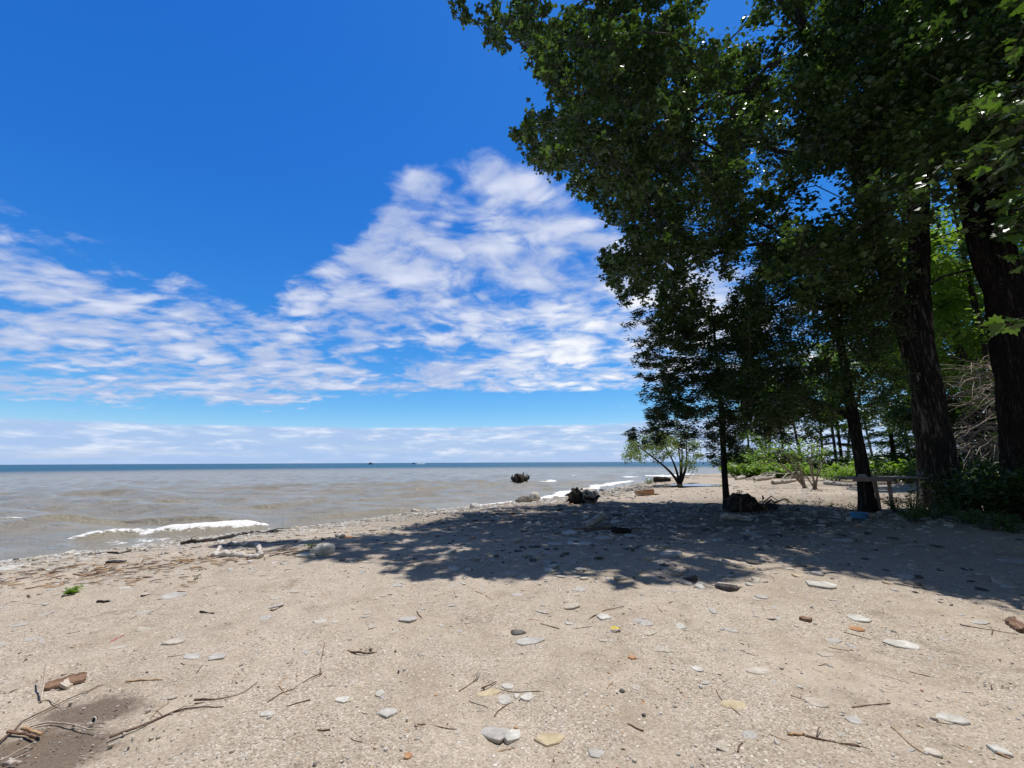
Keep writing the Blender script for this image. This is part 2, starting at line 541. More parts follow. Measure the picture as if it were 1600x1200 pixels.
# ------------------------------------------------------------------ ground
def sand_mat():
    m_, t, b, out = mat('sand')
    pos = t.new('ShaderNodeNewGeometry').outputs['Position']
    big = t.noise(pos, 0.7, 4, 0.6)
    mid = t.noise(pos, 4.0, 5, 0.62)
    fine = t.noise(pos, 55, 4, 0.7)
    c = t.ramp(t.ss(t.add(t.mul(big, .5), t.mul(mid, .5)), .36, .64), [(0, (.29, .235, .175)), (.5, (.375, .315, .245)), (1, (.44, .375, .30))])
    # grit: cells of two sizes with their own greys
    v1 = t.voro(pos, 105); v2 = t.voro(pos, 34)
    h1, h2 = v1.outputs['Color'], v2.outputs['Color']
    s1 = t.xyz(h1)[0]; s2 = t.xyz(h2)[1]
    g1 = t.ramp(s1, [(0, (.10, .08, .06)), (.22, (.27, .23, .18)), (.5, (.385, .335, .275)), (.84, (.46, .40, .335)), (1, (.70, .66, .60))])
    c = t.mix(t.ss(t.noise(pos, 1.1, 4, .6), .35, .62, .25, .62), c, g1)
    m2 = t.mul(t.ss(v2.outputs['Distance'], .42, .30), t.ss(s2, .72, .80))
    g2 = t.ramp(t.xyz(h2)[2], [(0, (.30, .26, .21)), (.5, (.47, .43, .37)), (.85, (.60, .56, .50)), (1, (.42, .27, .16))])
    c = t.mix(m2, c, g2)
    c = t.mix(t.ss(fine, .62, .75, 0, .35), c, (.14, .11, .08))
    # scattered dark humus stains, and the muddy hollow
    st = t.mul(t.ss(t.noise(pos, 1.6, 7, 0.72), .56, .72), .62)
    c = t.mix(st, c, (.13, .10, .075))
    mud = t.new('ShaderNodeAttribute', attribute_name='mud').outputs['Fac']
    mudf = t.ss(t.add(mud, t.mul(t.sub(t.noise(pos, 7, 6, .7), .5), .9)), .35, .75)
    c = t.mix(t.mul(mudf, .80), c, (.10, .070, .052))
    wet = t.new('ShaderNodeAttribute', attribute_name='wet').outputs['Fac']
    c = t.mix(t.mul(wet, .75), c, (.15, .125, .10))
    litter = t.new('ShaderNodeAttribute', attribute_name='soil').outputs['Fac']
    c = t.mix(t.mul(litter, t.ss(mid, .3, .65, .55, .95)), c, (.065, .05, .036))  # real soil, plus shade under the big crown painted into the colour
    c = t.mix(1.0, c, (1.03, 1.01, .98), 'MULTIPLY')
    t.put(b.inputs['Base Color'], c)
    t.put(b.inputs['Roughness'], t.ss(wet, 0, 1, .95, .35))
    b.inputs['Specular IOR Level'].default_value = .2
    h = t.add(t.mul(t.sub(1.0, v1.outputs['Distance']), .35), t.add(t.mul(m2, .9), t.mul(fine, .5)))
    t.put(b.inputs['Normal'], t.bump(h, .75, .012, t.bump(mid, .5, .05)))
    return m_


def build_ground():
    def grade(a, b, n, k):
        u = np.linspace(-1, 1, n); s = np.sinh(u * k) / math.sinh(k)
        return s
    u = np.linspace(0, 1, 420)
    ys = -12 + 0
    ys = np.concatenate([np.linspace(-14, 0.8, 24)[:-1], 0.8 + 700 * (np.sinh(u * 7.2) / math.sinh(7.2))])
    un = np.linspace(0, 1, 380); k = 7.2
    xs = 700 * np.sinh(un * k) / math.sinh(k)
    xl = -75 * np.sinh(np.linspace(0, 1, 280) * 4.6) / math.sinh(4.6)
    xs = np.concatenate([xl[::-1][:-1], xs])
    X, Y = np.meshgrid(xs, ys)
    x, y = X.ravel(), Y.ravel()
    z = ground_z(x, y)
    d, s = seg_dist(np.column_stack([x, y]), SH)
    # muddy hollow at the corner, sunk a little
    c0 = G(70, 1170); c1 = G(150, 1105)
    mud = np.maximum(np.exp(-(((x - c0[0]) / .42) ** 2 + ((y - c0[1]) / .28) ** 2)), .95 * np.exp(-(((x - c1[0]) / .34) ** 2 + ((y - c1[1]) / .22) ** 2)))
    z = z - .025 * mud
    # old footprints and scuffs
    rf = np.random.default_rng(99)
    for q in range(230):
        fx, fy = rf.uniform(-7, 8), rf.uniform(1.8, 9); an = rf.uniform(0, 3.1)
        sel = (np.abs(x - fx) < .4) & (np.abs(y - fy) < .4)
        if not sel.any(): continue
        dx, dy = x[sel] - fx, y[sel] - fy
        a_ = dx * math.cos(an) + dy * math.sin(an); b_ = -dx * math.sin(an) + dy * math.cos(an)
        e = (a_ / rf.uniform(.10, .17)) ** 2 + (b_ / rf.uniform(.05, .08)) ** 2
        z[sel] += rf.uniform(.5, 1.0) * (-.020 * np.exp(-e) + .010 * np.exp(-(np.sqrt(e) - 1.5) ** 2 * 4)) * sstep(.5, 1.5, d[sel])
    wet = sstep(0.9, 0.15, d + .35 * fbm(x * .8, y * .8, 71, 2))
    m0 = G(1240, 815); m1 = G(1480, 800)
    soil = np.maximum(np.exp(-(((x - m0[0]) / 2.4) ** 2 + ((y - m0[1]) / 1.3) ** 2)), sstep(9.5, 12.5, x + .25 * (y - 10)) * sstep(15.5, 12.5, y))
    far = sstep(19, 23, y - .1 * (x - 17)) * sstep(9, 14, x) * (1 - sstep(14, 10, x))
    soil = np.maximum(soil, .95 * np.exp(-((((x - 3.8) / 6.6) ** 2 + ((y - 11.8) / 3.9) ** 2) ** 2)))  # broad dark patch put under the crown to deepen its shade
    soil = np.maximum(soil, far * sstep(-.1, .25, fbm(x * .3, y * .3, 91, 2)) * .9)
    ny, nx = X.shape
    i = np.arange(ny - 1)[:, None] * nx; j = np.arange(nx - 1)[None, :]
    Fq = np.stack([i + j, i + j + 1, i + nx + j + 1, i + nx + j], -1).reshape(-1, 4)
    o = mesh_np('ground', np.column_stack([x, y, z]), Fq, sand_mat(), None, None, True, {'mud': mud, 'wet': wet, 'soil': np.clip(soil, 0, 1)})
    tag(o, 'sandy beach of grit and flat stones sloping to the lake', 'beach', kind='structure')


build_ground()


# ------------------------------------------------------------------ water
def water_mat():
    m_, t, b, out = mat('lake_water')
    pos = t.new('ShaderNodeNewGeometry').outputs['Position']
    x, y, z = t.xyz(pos)
    r = t.math('SQRT', t.add(t.mul(x, x), t.mul(y, y)))
    deep = t.ss(t.add(r, t.mul(t.sub(t.noise(pos, .012, 3, .6), .5), 60.0)), 95, 190)
    n = t.noise(t.scale(pos, (1, 1, 0)), .55, 5, .6)
    mudc = t.mix(t.ss(n, .35, .68), (.245, .218, .163), (.295, .263, .202))
    shal = t.new('ShaderNodeAttribute', attribute_name='face').outputs['Fac']
    mudc = t.mix(t.mul(shal, .6), mudc, (.25, .215, .14))
    c = t.mix(deep, mudc, (.012, .075, .125))
    c = t.mix(t.ss(r, 500, 3000), c, (.008, .05, .11))
    t.put(b.inputs['Base Color'], c)
    b.inputs['IOR'].default_value = 1.33
    t.put(b.inputs['Roughness'], t.ss(r, 10, 200, .12, .35))
    t.put(b.inputs['Specular IOR Level'], t.ss(r, 60, 250, .31, .18))
    w1 = t.noise(t.scale(pos, (.75, 1.5, 1)), 1.1, 5, .6, .3)
    w2 = t.noise(t.scale(pos, (.8, 1.3, 1)), 5.5, 4, .6, .2)
    w3 = t.noise(t.scale(pos, (.6, 1.4, 1)), .22, 3, .5)
    w4 = t.noise(t.scale(pos, (.9, 1.3, 1)), 15, 3, .6, .2)
    h = t.add(t.add(t.mul(w1, .32), t.mul(w2, .12)), t.add(t.mul(w3, .6), t.mul(w4, .025)))
    nb = t.bump(h, 1.0, .8)
    t.put(b.inputs['Normal'], nb)
    foam = t.new('ShaderNodeAttribute', attribute_name='foam').outputs['Fac']
    fn = t.noise(pos, 6.5, 6, .75)
    fn2 = t.noise(t.scale(pos, (.6, 1, 1)), 2.2, 4, .6)
    fm = t.ss(t.add(t.add(foam, t.mul(t.sub(fn, .5), 2.6)), t.mul(t.sub(fn2, .5), 1.6)), .58, .86)
    fb = t.new('ShaderNodeBsdfPrincipled')
    fb.inputs['Base Color'].default_value = (.80, .79, .76, 1); fb.inputs['Roughness'].default_value = .8
    t.put(fb.inputs['Normal'], t.bump(fn, .9, .08))
    mx = t.new('ShaderNodeMixShader'); t.l.new(fm, mx.inputs[0]); t.l.new(b.outputs[0], mx.inputs[1]); t.l.new(fb.outputs[0], mx.inputs[2])
    t.l.new(mx.outputs[0], out.inputs[0])
    return m_


def build_water():
    nr, na = 760, 620
    rad = 4.0 * (30000 / 4.0) ** np.linspace(0, 1, nr)
    # finer rings close to the beach
    rad = np.concatenate([np.linspace(5, 40, 460), 40 * (40000 / 40) ** (np.linspace(0, 1, 260)[1:])])
    ang = np.radians(np.linspace(-105, 62, na))
    A, Rr = np.meshgrid(ang, rad)
    x = (Rr * np.sin(A)).ravel(); y = (Rr * np.cos(A)).ravel(); r = Rr.ravel()
    P = np.column_stack([x, y])
    z = np.full(len(x), WZ)
    fade = sstep(220, 30, r)
    d, s = seg_dist(P, SH)
    off = np.clip(-d, 0, 50)
    sh = sstep(0.0, 4.0, off)
    # swell rolling in towards the beach
    for k in range(26):
        th = R(205 + 28 * rng.standard_normal()); lam = .7 * 7.0 ** rng.uniform(0, 1)
        kx, ky = 2 * PI / lam * np.sin(th), 2 * PI / lam * np.cos(th)
        ph = rng.uniform(0, 6.28)
        z += sh * fade * .0085 * lam ** .8 * np.sin(kx * x + ky * y + ph + 2.5 * fbm(x * .12, y * .12, 300 + k, 2))
    foam = np.zeros(len(x)); face = np.zeros(len(x))
    def crest(pxs, A_, w, fo=0.0, fw=.5, br=0.0):
        pts = np.array([at_plane(a, b, WZ + A_ * .6)[:2] for a, b in pxs])
        dd, ss = seg_dist(P, pts)
        L = np.hypot(*np.diff(pts, axis=0).T).sum()
        wob = .35 * fbm(x * .5, y * .5, int(abs(pts[0][0] * 31)) % 97, 2)
        q = dd + wob * w * 1.6
        tap = sstep(0, .25 * L, ss) * sstep(L, .75 * L, ss)
        front = np.where(q > 0, w * .55, w * 1.7)      # steep on the beach side
        g = np.exp(-(q / front) ** 2) * tap
        z[:] += A_ * g
        face[:] = np.maximum(face, np.exp(-((q - .25 * w) / (w * .8)) ** 2) * tap)
        if fo:
            tp = sstep(0, .08 * L, ss) * sstep(L, .92 * L, ss)
            f = fo * np.exp(-((q - fw * .45) / fw) ** 2) * tp
            foam[:] = np.maximum(foam, f)
            z[:] += .5 * br * f * (vnoise(x * 9, y * 9, 5) + .4)
    crest([(-60, 826), (20, 818), (110, 811), (210, 806), (320, 808), (420, 809)], .17, .40)
    crest([(-30, 822), (0, 820), (35, 817)], .06, .4, .75, .16, .04)
    crest([(100, 838), (150, 834), (205, 829), (250, 827)], .13, .5, .85, .17, .06)
    crest([(215, 829), (260, 826), (330, 822), (380, 818), (425, 813)], .18, .55, 1.15, .22, .08)
    crest([(420, 813), (500, 806), (600, 797), (700, 788)], .11, .42)
    crest([(250, 795), (420, 788), (560, 780), (660, 776)], .12, .5)
    crest([(0, 795), (160, 787), (340, 781)], .10, .55)
    crest([(520, 770), (640, 764), (740, 760)], .12, .7)
    crest([(300, 766), (380, 762), (470, 762)], .11, .6)
    crest([(665, 798), (720, 795), (780, 787), (830, 780)], .08, .6, 1.3, .28, .05)
    crest([(800, 783), (850, 776), (890, 768), (930, 760), (985, 750)], .08, .9, 1.4, .42, .05)
    crest([(150, 849), (250, 842), (340, 834), (410, 826)], .02, .3, .52, .45, .02)
    crest([(700, 800), (790, 790), (870, 777), (940, 765)], .02, .3, .62, .45, .02)
    crest([(60, 772), (160, 769), (260, 768)], .11, .6)
    crest([(560, 758), (660, 754), (720, 753)], .12, .8)
    crest([(100, 756), (220, 753), (330, 752)], .12, .9)
    crest([(845, 753), (858, 751), (872, 751)], .07, .9, 1.1, .6, .08)
    crest([(890, 743), (900, 743), (910, 743)], .07, 1.2, 1.0, .8, .08)
    crest([(972, 746), (980, 745), (988, 744)], .07, 1.2, 1.0, .8, .08)
    crest([(1000, 743), (1030, 743), (1060, 742), (1090, 741)], .15, 1.4, 1.2, 1.0, .08)
    crest([(765, 745), (800, 743), (840, 742)], .15, 1.4)
    # thin lacy swash along the edge
    foam = np.maximum(foam, .50 * np.exp(-((off - .12 - .25 * (fbm(s * .7, s * 0, 3, 2) + .3)) / .12) ** 2))
    nrr, naa = A.shape
    i = np.arange(nrr - 1)[:, None] * naa; j = np.arange(naa - 1)[None, :]
    Fq = np.stack([i + j, i + naa + j, i + naa + j + 1, i + j + 1], -1).reshape(-1, 4)
    o = mesh_np('lake', np.column_stack([x, y, z]), Fq, water_mat(), None, None, True, {'foam': foam, 'face': face})
    tag(o, 'muddy grey brown lake with small breaking waves', 'lake', kind='structure')


build_water()
# ------------------------------------------------------------------ vegetation materials
def bark_mat(name, c0, c1, c2, sc=9.0, bd=.03):
    m_, t, b, out = mat(name)
    tc = t.new('ShaderNodeTexCoord').outputs['Object']
    v = t.scale(tc, (1, 1, .13))
    n = t.noise(v, sc, 8, .68, .8)
    n2 = t.noise(v, sc * 3.1, 6, .7, .4)
    rid = t.math('ABSOLUTE', t.sub(t.mul(n, 2.0), 1.0))
    f = t.add(t.mul(t.ss(rid, .0, .38), .62), t.mul(n2, .38))
    c = t.ramp(t.ss(f, .18, .85), [(0, c0), (.5, c1), (1, c2)])
    t.put(b.inputs['Base Color'], c); b.inputs['Roughness'].default_value = .92
    b.inputs['Specular IOR Level'].default_value = .15
    t.put(b.inputs['Normal'], t.bump(f, 1.0, bd))
    return m_


M = {}
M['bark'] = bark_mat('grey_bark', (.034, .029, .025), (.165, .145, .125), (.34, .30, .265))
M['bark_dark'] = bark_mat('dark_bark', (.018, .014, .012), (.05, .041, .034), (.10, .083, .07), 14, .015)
M['twig'] = bark_mat('twig_bark', (.05, .04, .03), (.10, .08, .06), (.16, .13, .10), 20, .004)
M['deadwood'] = bark_mat('dead_branch_wood', (.30, .25, .20), (.46, .40, .34), (.62, .56, .50), 16, .006)
M['palewood'] = bark_mat('bleached_wood', (.20, .165, .13), (.34, .29, .24), (.46, .41, .36), 16, .006)
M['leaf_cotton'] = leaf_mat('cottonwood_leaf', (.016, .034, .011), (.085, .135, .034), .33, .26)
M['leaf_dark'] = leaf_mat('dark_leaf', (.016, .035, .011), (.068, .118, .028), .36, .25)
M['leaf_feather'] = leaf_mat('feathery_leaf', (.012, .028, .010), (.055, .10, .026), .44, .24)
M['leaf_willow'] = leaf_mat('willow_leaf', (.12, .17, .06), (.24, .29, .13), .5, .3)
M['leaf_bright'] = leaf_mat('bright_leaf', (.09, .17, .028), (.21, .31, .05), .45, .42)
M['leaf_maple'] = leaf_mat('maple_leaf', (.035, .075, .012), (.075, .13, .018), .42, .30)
M['leaf_conifer'] = leaf_mat('conifer_needles', (.022, .055, .02), (.07, .135, .04), .5, .18)
M['leaf_weed'] = leaf_mat('weed_leaf', (.04, .085, .02), (.10, .17, .04), .5, .25)

# ------------------------------------------------------------------ trees
def skeleton(nodes0, par0, targets, up_bias=.25, step=.55):
    """grow limbs from the given trunk nodes to every target; returns nodes, parents"""
    N = [np.array(p, float) for p in nodes0]; Pp = list(par0); n0 = len(N)
    depth = [0.0] * n0
    ctr = np.mean(nodes0, axis=0)
    order = np.argsort([min(np.linalg.norm(t_ - np.array(nodes0), axis=1)) for t_ in targets])
    ends = [None] * len(targets)
    for k in order:
        T = targets[k]
        A_ = np.array(N)
        v = T - A_; dist = np.linalg.norm(v, axis=1)
        pen = dist + .18 * np.array(depth) + 1.3 * np.clip(-v[:, 2] / (dist + .01) - .1, 0, 1) * dist
        i = int(np.argmin(pen))
        a = N[i]; L = dist[i]
        n = max(2, int(L / step))
        bend = np.array([0, 0, 1.0]) * up_bias * L + .12 * L * rng.standard_normal(3)
        prev = i
        for j in range(1, n + 1):
            t_ = j / n
            q = a + (T - a) * t_ + bend * math.sin(PI * t_) * .5 + (.05 * rng.standard_normal(3) if j < n else 0)
            N.append(q); Pp.append(prev); depth.append(depth[prev] + L / n); prev = len(N) - 1
        ends[k] = prev
    return N, Pp, n0, ends


def radii(N, Pp, r_tip, r_trunk, n0, power=2.3):
    cnt = np.zeros(len(N))
    kids = [[] for _ in N]
    for i, p in enumerate(Pp):
        if p >= 0: kids[p].append(i)
    for i in range(len(N) - 1, -1, -1):
        if not kids[i]: cnt[i] = 1
        if Pp[i] >= 0: cnt[Pp[i]] += cnt[i]
    r = r_tip * cnt ** (1 / power)
    return r, kids


def make_tree(name, label, cat, base, trunk_pts, trunk_rad, blobs, leaf, nleaf, lsize, lwidth, bark, r_tip=.012,
              group=None, twigs=9, up_bias=.25, flat=.4, hang=.35, spread=.17, ntrunk=1, tsides=14, extra_trunks=(), ridged=0.0, kind='delta'):
    """blobs: (x, y, z, r) clumps of foliage carried by limbs grown from the trunk"""
    root = empty(name, base, label, cat, group)
    tr = MB()
    def trunk_tube(pts, rad, sides):
        P = np.array(pts, float); rr = np.array(rad, float)
        # resample with a little wander
        L = np.concatenate([[0], np.cumsum(np.linalg.norm(np.diff(P, axis=0), axis=1))])
        n = max(6, int(L[-1] / (.12 if ridged else .35)))
        u = np.linspace(0, L[-1], n)
        # smooth interpolation
        Q = np.column_stack([np.interp(u, L, P[:, k]) for k in range(3)])
        for _ in range(max(2, n // 10)):
            Q[1:-1] = .5 * Q[1:-1] + .25 * (Q[:-2] + Q[2:])
        r_ = np.interp(u, L, rr)
        if ridged:
            th = np.linspace(0, 2 * PI, sides, endpoint=False)
            h = u[:, None] * np.ones((1, sides)); a_ = th[None, :] * np.ones((n, 1))
            ca, sa = np.cos(a_) * 5.5, np.sin(a_) * 5.5
            rid = np.abs(vnoise(ca + 2.2 * vnoise(h * .8, sa * .4, 3) + 9, sa + h * .45, 8)) + .6 * np.abs(vnoise(ca * 2.3, sa * 2.3 + h * 1.6, 12))
            flare = .30 * np.exp(-u / .45)[:, None] * (1 + .55 * np.cos(a_ * 5 + 1.3) + .3 * np.cos(a_ * 3))
            R_ = r_[:, None] * (1 + flare) + ridged * (rid - .25) + .10 * r_[:, None] * vnoise(np.cos(a_) * 1.6 + 3, np.sin(a_) * 1.6 + h * .5, 21)
            tg = unit(np.gradient(Q, axis=0)); ref = np.array([1.0, .1, 0])
            A_ = unit(np.cross(tg, ref)); B_ = np.cross(tg, A_)
            V = Q[:, None, :] + R_[..., None] * (np.cos(th)[None, :, None] * A_[:, None, :] + np.sin(th)[None, :, None] * B_[:, None, :])
            i = np.arange(n - 1)[:, None] * sides; j = np.arange(sides)[None, :]; k = (j + 1) % sides
            tr.add(V.reshape(-1, 3), np.stack([i + j, i + k, i + sides + k, i + sides + j], -1).reshape(-1, 4))
        else:
            fl = 1 + .35 * np.exp(-u / .25)
            tr.tube(Q, r_ * fl, sides, jit=.03)
        return Q, r_
    Q, r_ = trunk_tube(trunk_pts, trunk_rad, tsides)
    nodes = [Q[i] for i in range(0, len(Q), max(1, int(len(Q) / 22)))]
    par = [-1] + list(range(len(nodes) - 1))
    for (pts, rad) in extra_trunks:
        Q2, r2 = trunk_tube(pts, rad, max(8, tsides * 2 // 3))
        st = len(nodes)
        sel = [Q2[i] for i in range(0, len(Q2), max(1, int(len(Q2) / 16)))]
        near = int(np.argmin([np.linalg.norm(q - sel[0]) for q in nodes]))
        nodes += sel; par += [near] + list(range(st, st + len(sel) - 1))
    low = [i for i in range(len(nodes)) if nodes[i][2] > nodes[0][2] + .25 * (nodes[-1][2] - nodes[0][2])]
    targets = [np.array(b[:3]) for b in blobs]
    # keep limbs off the lowest part of the trunk
    keep = min(low) if low else 0
    nn = nodes[keep:]; pp = [max(-1, p - keep) if p >= keep else -1 for p in par[keep:]]
    N, Pp, n0, ends = skeleton(nn, pp, targets, up_bias)
    r, kids = radii(N, Pp, r_tip, trunk_rad[0], n0)
    r = np.minimum(r, np.interp([q[2] for q in N], [trunk_pts[0][2], trunk_pts[-1][2]], [trunk_rad[0] * .55, max(trunk_rad[-1] * .8, .03)]))
    # one mesh per limb that leaves the trunk
    limbs = []
    for i in range(n0, len(N)):
        if Pp[i] < n0: limbs.append(i)
    small = MB()
    made = tr.build('trunk', M[bark], root, True)
    for li in limbs:
        # chains down from this node
        stack = [(Pp[li], li)]; mb = MB(); size = 0
        while stack:
            p, i = stack.pop()
            chain = [p, i]
            while kids[i]:
                ks = sorted(kids[i], key=lambda k: -r[k])
                for k in ks[1:]: stack.append((i, k))
                i = ks[0]; chain.append(i)
            rr = [r[c] for c in chain]; rr[0] = min(rr[0], rr[1] * 1.1)
            mb.tube([N[c] for c in chain], rr, 7 if max(rr) > .04 else 5, cap=False)
            size += len(chain)
        if r[li] > .03 and size > 5:
            mb.build('branch', M[bark], made if False else root, True)
        else:
            small.v += mb.v
            for f_ in mb.f4: small.f4.append(f_ + small.n)
            small.m4 += mb.m4; small.t += mb.t; small.n += mb.n
    # twigs and leaves
    cr = MB()
    if small.n:
        cr.v += small.v; cr.f4 += small.f4; cr.m4 += [np.full(len(f_), 1) for f_ in small.f4]; cr.t += small.t; cr.n = small.n
    for b, e in zip(blobs, ends):
        c = np.array(b[:3]); br = b[3]
        k = max(3, int(twigs * (br / .9) ** 1.5))
        dirs = unit(rng.standard_normal((k, 3)) * np.array([1, 1, .8]))
        tips = c + dirs * br * rng.uniform(.45, 1.05, k)[:, None]
        tips[:, 2] -= .12 * br
        pts = []
        for tip in tips:
            mid = (c + tip) / 2 + .12 * br * rng.standard_normal(3) + np.array([0, 0, .10 * br])
            cr.tube([N[e], mid, tip], [r_tip * .8, r_tip * .55, r_tip * .3], 3, 1, cap=False)
            nl = max(2, int(nleaf * (br / .9) ** 2 / k * rng.uniform(.6, 1.4)))
            t_ = rng.uniform(.35, 1.06, nl)[:, None] ** .7
            base_ = (1 - t_) ** 2 * N[e] + 2 * t_ * (1 - t_) * mid + t_ ** 2 * tip
            pts.append(base_ + rng.standard_normal((nl, 3)) * spread * br * np.array([1, 1, .8]))
        V, Fc, ti = leaf_cloud(np.concatenate(pts), lsize, lwidth, flat, hang, kind)
        ti = np.clip(ti * .7 + .3 * rng.uniform(0, 1), 0, 1)
        cr.add(V, Fc, 0, ti)
    cr.build('crown', [M[leaf], M['twig']], root)
    return root


def poisson(cands, rmin, nmax):
    out = []
    for c in cands:
        if len(out) >= nmax: break
        if all(np.linalg.norm(c - o) > rmin for o in out): out.append(c)
    return out


# the outline of the big crown against the sky, and the edge of its shade on the sand
SIL_A = [(650, -400), (656, 2), (686, 22), (714, 44), (738, 88), (775, 92), (802, 82), (828, 118), (846, 158), (812, 178), (790, 196), (800, 226),
         (838, 262), (878, 282), (888, 318), (930, 322), (958, 342), (974, 366), (942, 384), (904, 416), (934, 444), (962, 466), (1000, 486), (1030, 520), (1100, 560),
         (1420, 600), (2600, 600), (2600, -400)]
def GP(pts): return [tuple(G(a, b)[:2]) for a, b in pts]
SH_A = GP([(415, 858), (470, 842), (560, 831), (640, 816), (750, 797), (850, 788), (1000, 784), (1200, 788), (1320, 795), (1430, 799)]) + [(14, 10.2), (20, 9.5), (20, 3.2)] + \
       GP([(1600, 968), (1500, 950), (1400, 930), (1290, 908), (1130, 922), (1040, 914), (930, 910), (840, 898), (730, 908), (640, 890), (560, 880), (490, 868)])


FLECK = GP([(990, 848), (1270, 848), (1430, 925), (1300, 912), (1130, 928), (1000, 906)])


def hull(n, lo, hi, sil, shade, ell, rmin, nmax, rpx=.75, mar=.35):
    C = rng.uniform(lo, hi, (n, 3))
    e = (((C - ell[0]) / ell[1]) ** 2).sum(1) < 1
    C = C[e]
    sh = C[:, :2] - C[:, 2:3] * np.array([[SX, SY]])
    ok = np.ones(len(C), bool)
    p0x, p0y, _ = project(C)
    ok &= ~((p0x > 1385) & (p0x < 1462) & (p0y > 300) & (p0y < 640) & (C[:, 1] < 11.6))
    ok &= ~((p0x > 1455) & (p0x < 1600) & (p0y > 270) & (p0y < 660) & (C[:, 1] < 10.5))
    ok &= ~((p0x > 1450) & (p0x < 1520) & (p0y > 290) & (p0y < 660))
    if shade is not None:
        for a in np.arange(0, 6.28, .9):
            ok &= inpoly(sh[:, 0] + mar * math.cos(a), sh[:, 1] + mar * math.sin(a), shade)
    if shade is not None:
        ok &= ~(inpoly(sh[:, 0], sh[:, 1], FLECK) & (vnoise(sh[:, 0] * .9, sh[:, 1] * 1.3, 41) > -.06))
    px, py, z = project(C)
    rr = rpx * F / z * .75
    for a in np.arange(0, 6.28, .9):
        ok &= inpoly(px + rr * math.cos(a), py + rr * math.sin(a), sil) | (py + rr < -30)
    return poisson(list(C[ok]), rmin, nmax)


# --- the big cottonwood
bA = G(1474, 793); bA[2] -= .05
YA = bA[1]
tA = [bA, at_depth(1462, 700, YA), at_depth(1448, 600, YA), at_depth(1438, 540, YA)]
fork = tA[-1]
tA += [at_depth(1436, 450, YA), at_depth(1437, 300, YA), at_depth(1428, 150, YA - .1), at_depth(1424, 0, YA - .2), at_depth(1420, -250, YA - .3)]
wA = lambda px, Y=YA: px / F * Y / 2 / 1.62
lfork = [at_depth(1432, 565, YA), at_depth(1405, 480, YA), at_depth(1372, 380, YA - .2), at_depth(1330, 230, YA - .4), at_depth(1262, 60, YA - .6), at_depth(1190, -150, YA - .8)]
blA = hull(60000, [-2, 4.5, 5.2], [15, 19, 17], SIL_A, SH_A, (np.array([6.2, 11.6, 10.0]), np.array([9.6, 8.6, 7.8])), .95, 240, .7, .3)
blA = [(*c, rng.uniform(.75, 1.05)) for c in blA]
# fringe clumps along the outline, smaller
blA2 = hull(160000, [-3, 5.5, 6], [8, 17, 16], SIL_A, SH_A, (np.array([6.2, 11.6, 10.0]), np.array([10.8, 9.6, 8.6])), .60, 520, .36, .05)
keep = []
for c in blA2:
    px, py, z = project(c)
    if px[0] < 1080 and py[0] > -60 and min(np.linalg.norm(c - np.array(b[:3])) for b in blA) > .7: keep.append((*c, .45))
blA += keep
# the long branch that reaches farthest out over the beach
for (px, py, Y, r_) in [(712, 6, 10.8, .42), (738, 30, 10.9, .5), (765, 62, 11.0, .5), (790, 40, 11.0, .55), (760, 8, 11.0, .5), (735, -30, 11.0, .5), (775, -40, 11.1, .6), (820, 60, 11.1, .6), (816, 12, 11.2, .6), (850, 90, 11.2, .6)]:
    blA.append((*at_depth(px, py, Y), r_))
print('cottonwood clumps', len(blA), len(keep))
make_tree('cottonwood_tree', 'tallest broadleaf tree with thick furrowed grey trunk beside the plank table', 'tree', bA, tA,
          [wA(74), wA(66), wA(60), wA(52), wA(42), wA(39), wA(33), wA(28), wA(18)], blA, 'leaf_cotton', 540, .124, .95, 'bark', .013,
          twigs=13, spread=.115, up_bias=.18, tsides=150, ridged=.13, extra_trunks=[(lfork, [wA(36), wA(34), wA(31), wA(27), wA(22), wA(14)])])

# --- the dark tree at the right edge
bB = G(1622, 806); bB[2] -= .05
YB = bB[1]
tB = [bB, at_depth(1606, 700, YB), at_depth(1588, 560, YB), at_depth(1566, 430, YB), at_depth(1545, 300, YB), at_depth(1548, 150, YB), at_depth(1552, -100, YB), at_depth(1552, -400, YB)]
lB = [at_depth(1566, 470, YB), at_depth(1538, 420, YB - .1), at_depth(1518, 350, YB - .2), at_depth(1500, 250, YB - .2), at_depth(1478, 150, YB - .3), at_depth(1440, -60, YB - .3)]
wB = lambda px: px / F * YB / 2 / 1.62
SIL_B = [(1250, -500), (1250, 250), (1380, 330), (1440, 240), (1480, 300), (1530, 300), (1590, 240), (2600, 200), (2600, -500)]
blB = hull(40000, [7, 4, 5], [17, 13, 16], SIL_B, SH_A, (np.array([11.5, 8.8, 10.0]), np.array([6.0, 5.4, 6.6])), 1.0, 150, .7, .3)
blB = [(*c, rng.uniform(.75, 1.1)) for c in blB]
print('dark tree clumps', len(blB))
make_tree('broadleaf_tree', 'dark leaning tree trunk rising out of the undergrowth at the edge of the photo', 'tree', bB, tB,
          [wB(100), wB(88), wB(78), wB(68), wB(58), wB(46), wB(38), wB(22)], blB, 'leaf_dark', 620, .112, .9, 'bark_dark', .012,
          tsides=110, ridged=.09, extra_trunks=[(lB, [wB(34), wB(34), wB(31), wB(27), wB(22), wB(12)])])

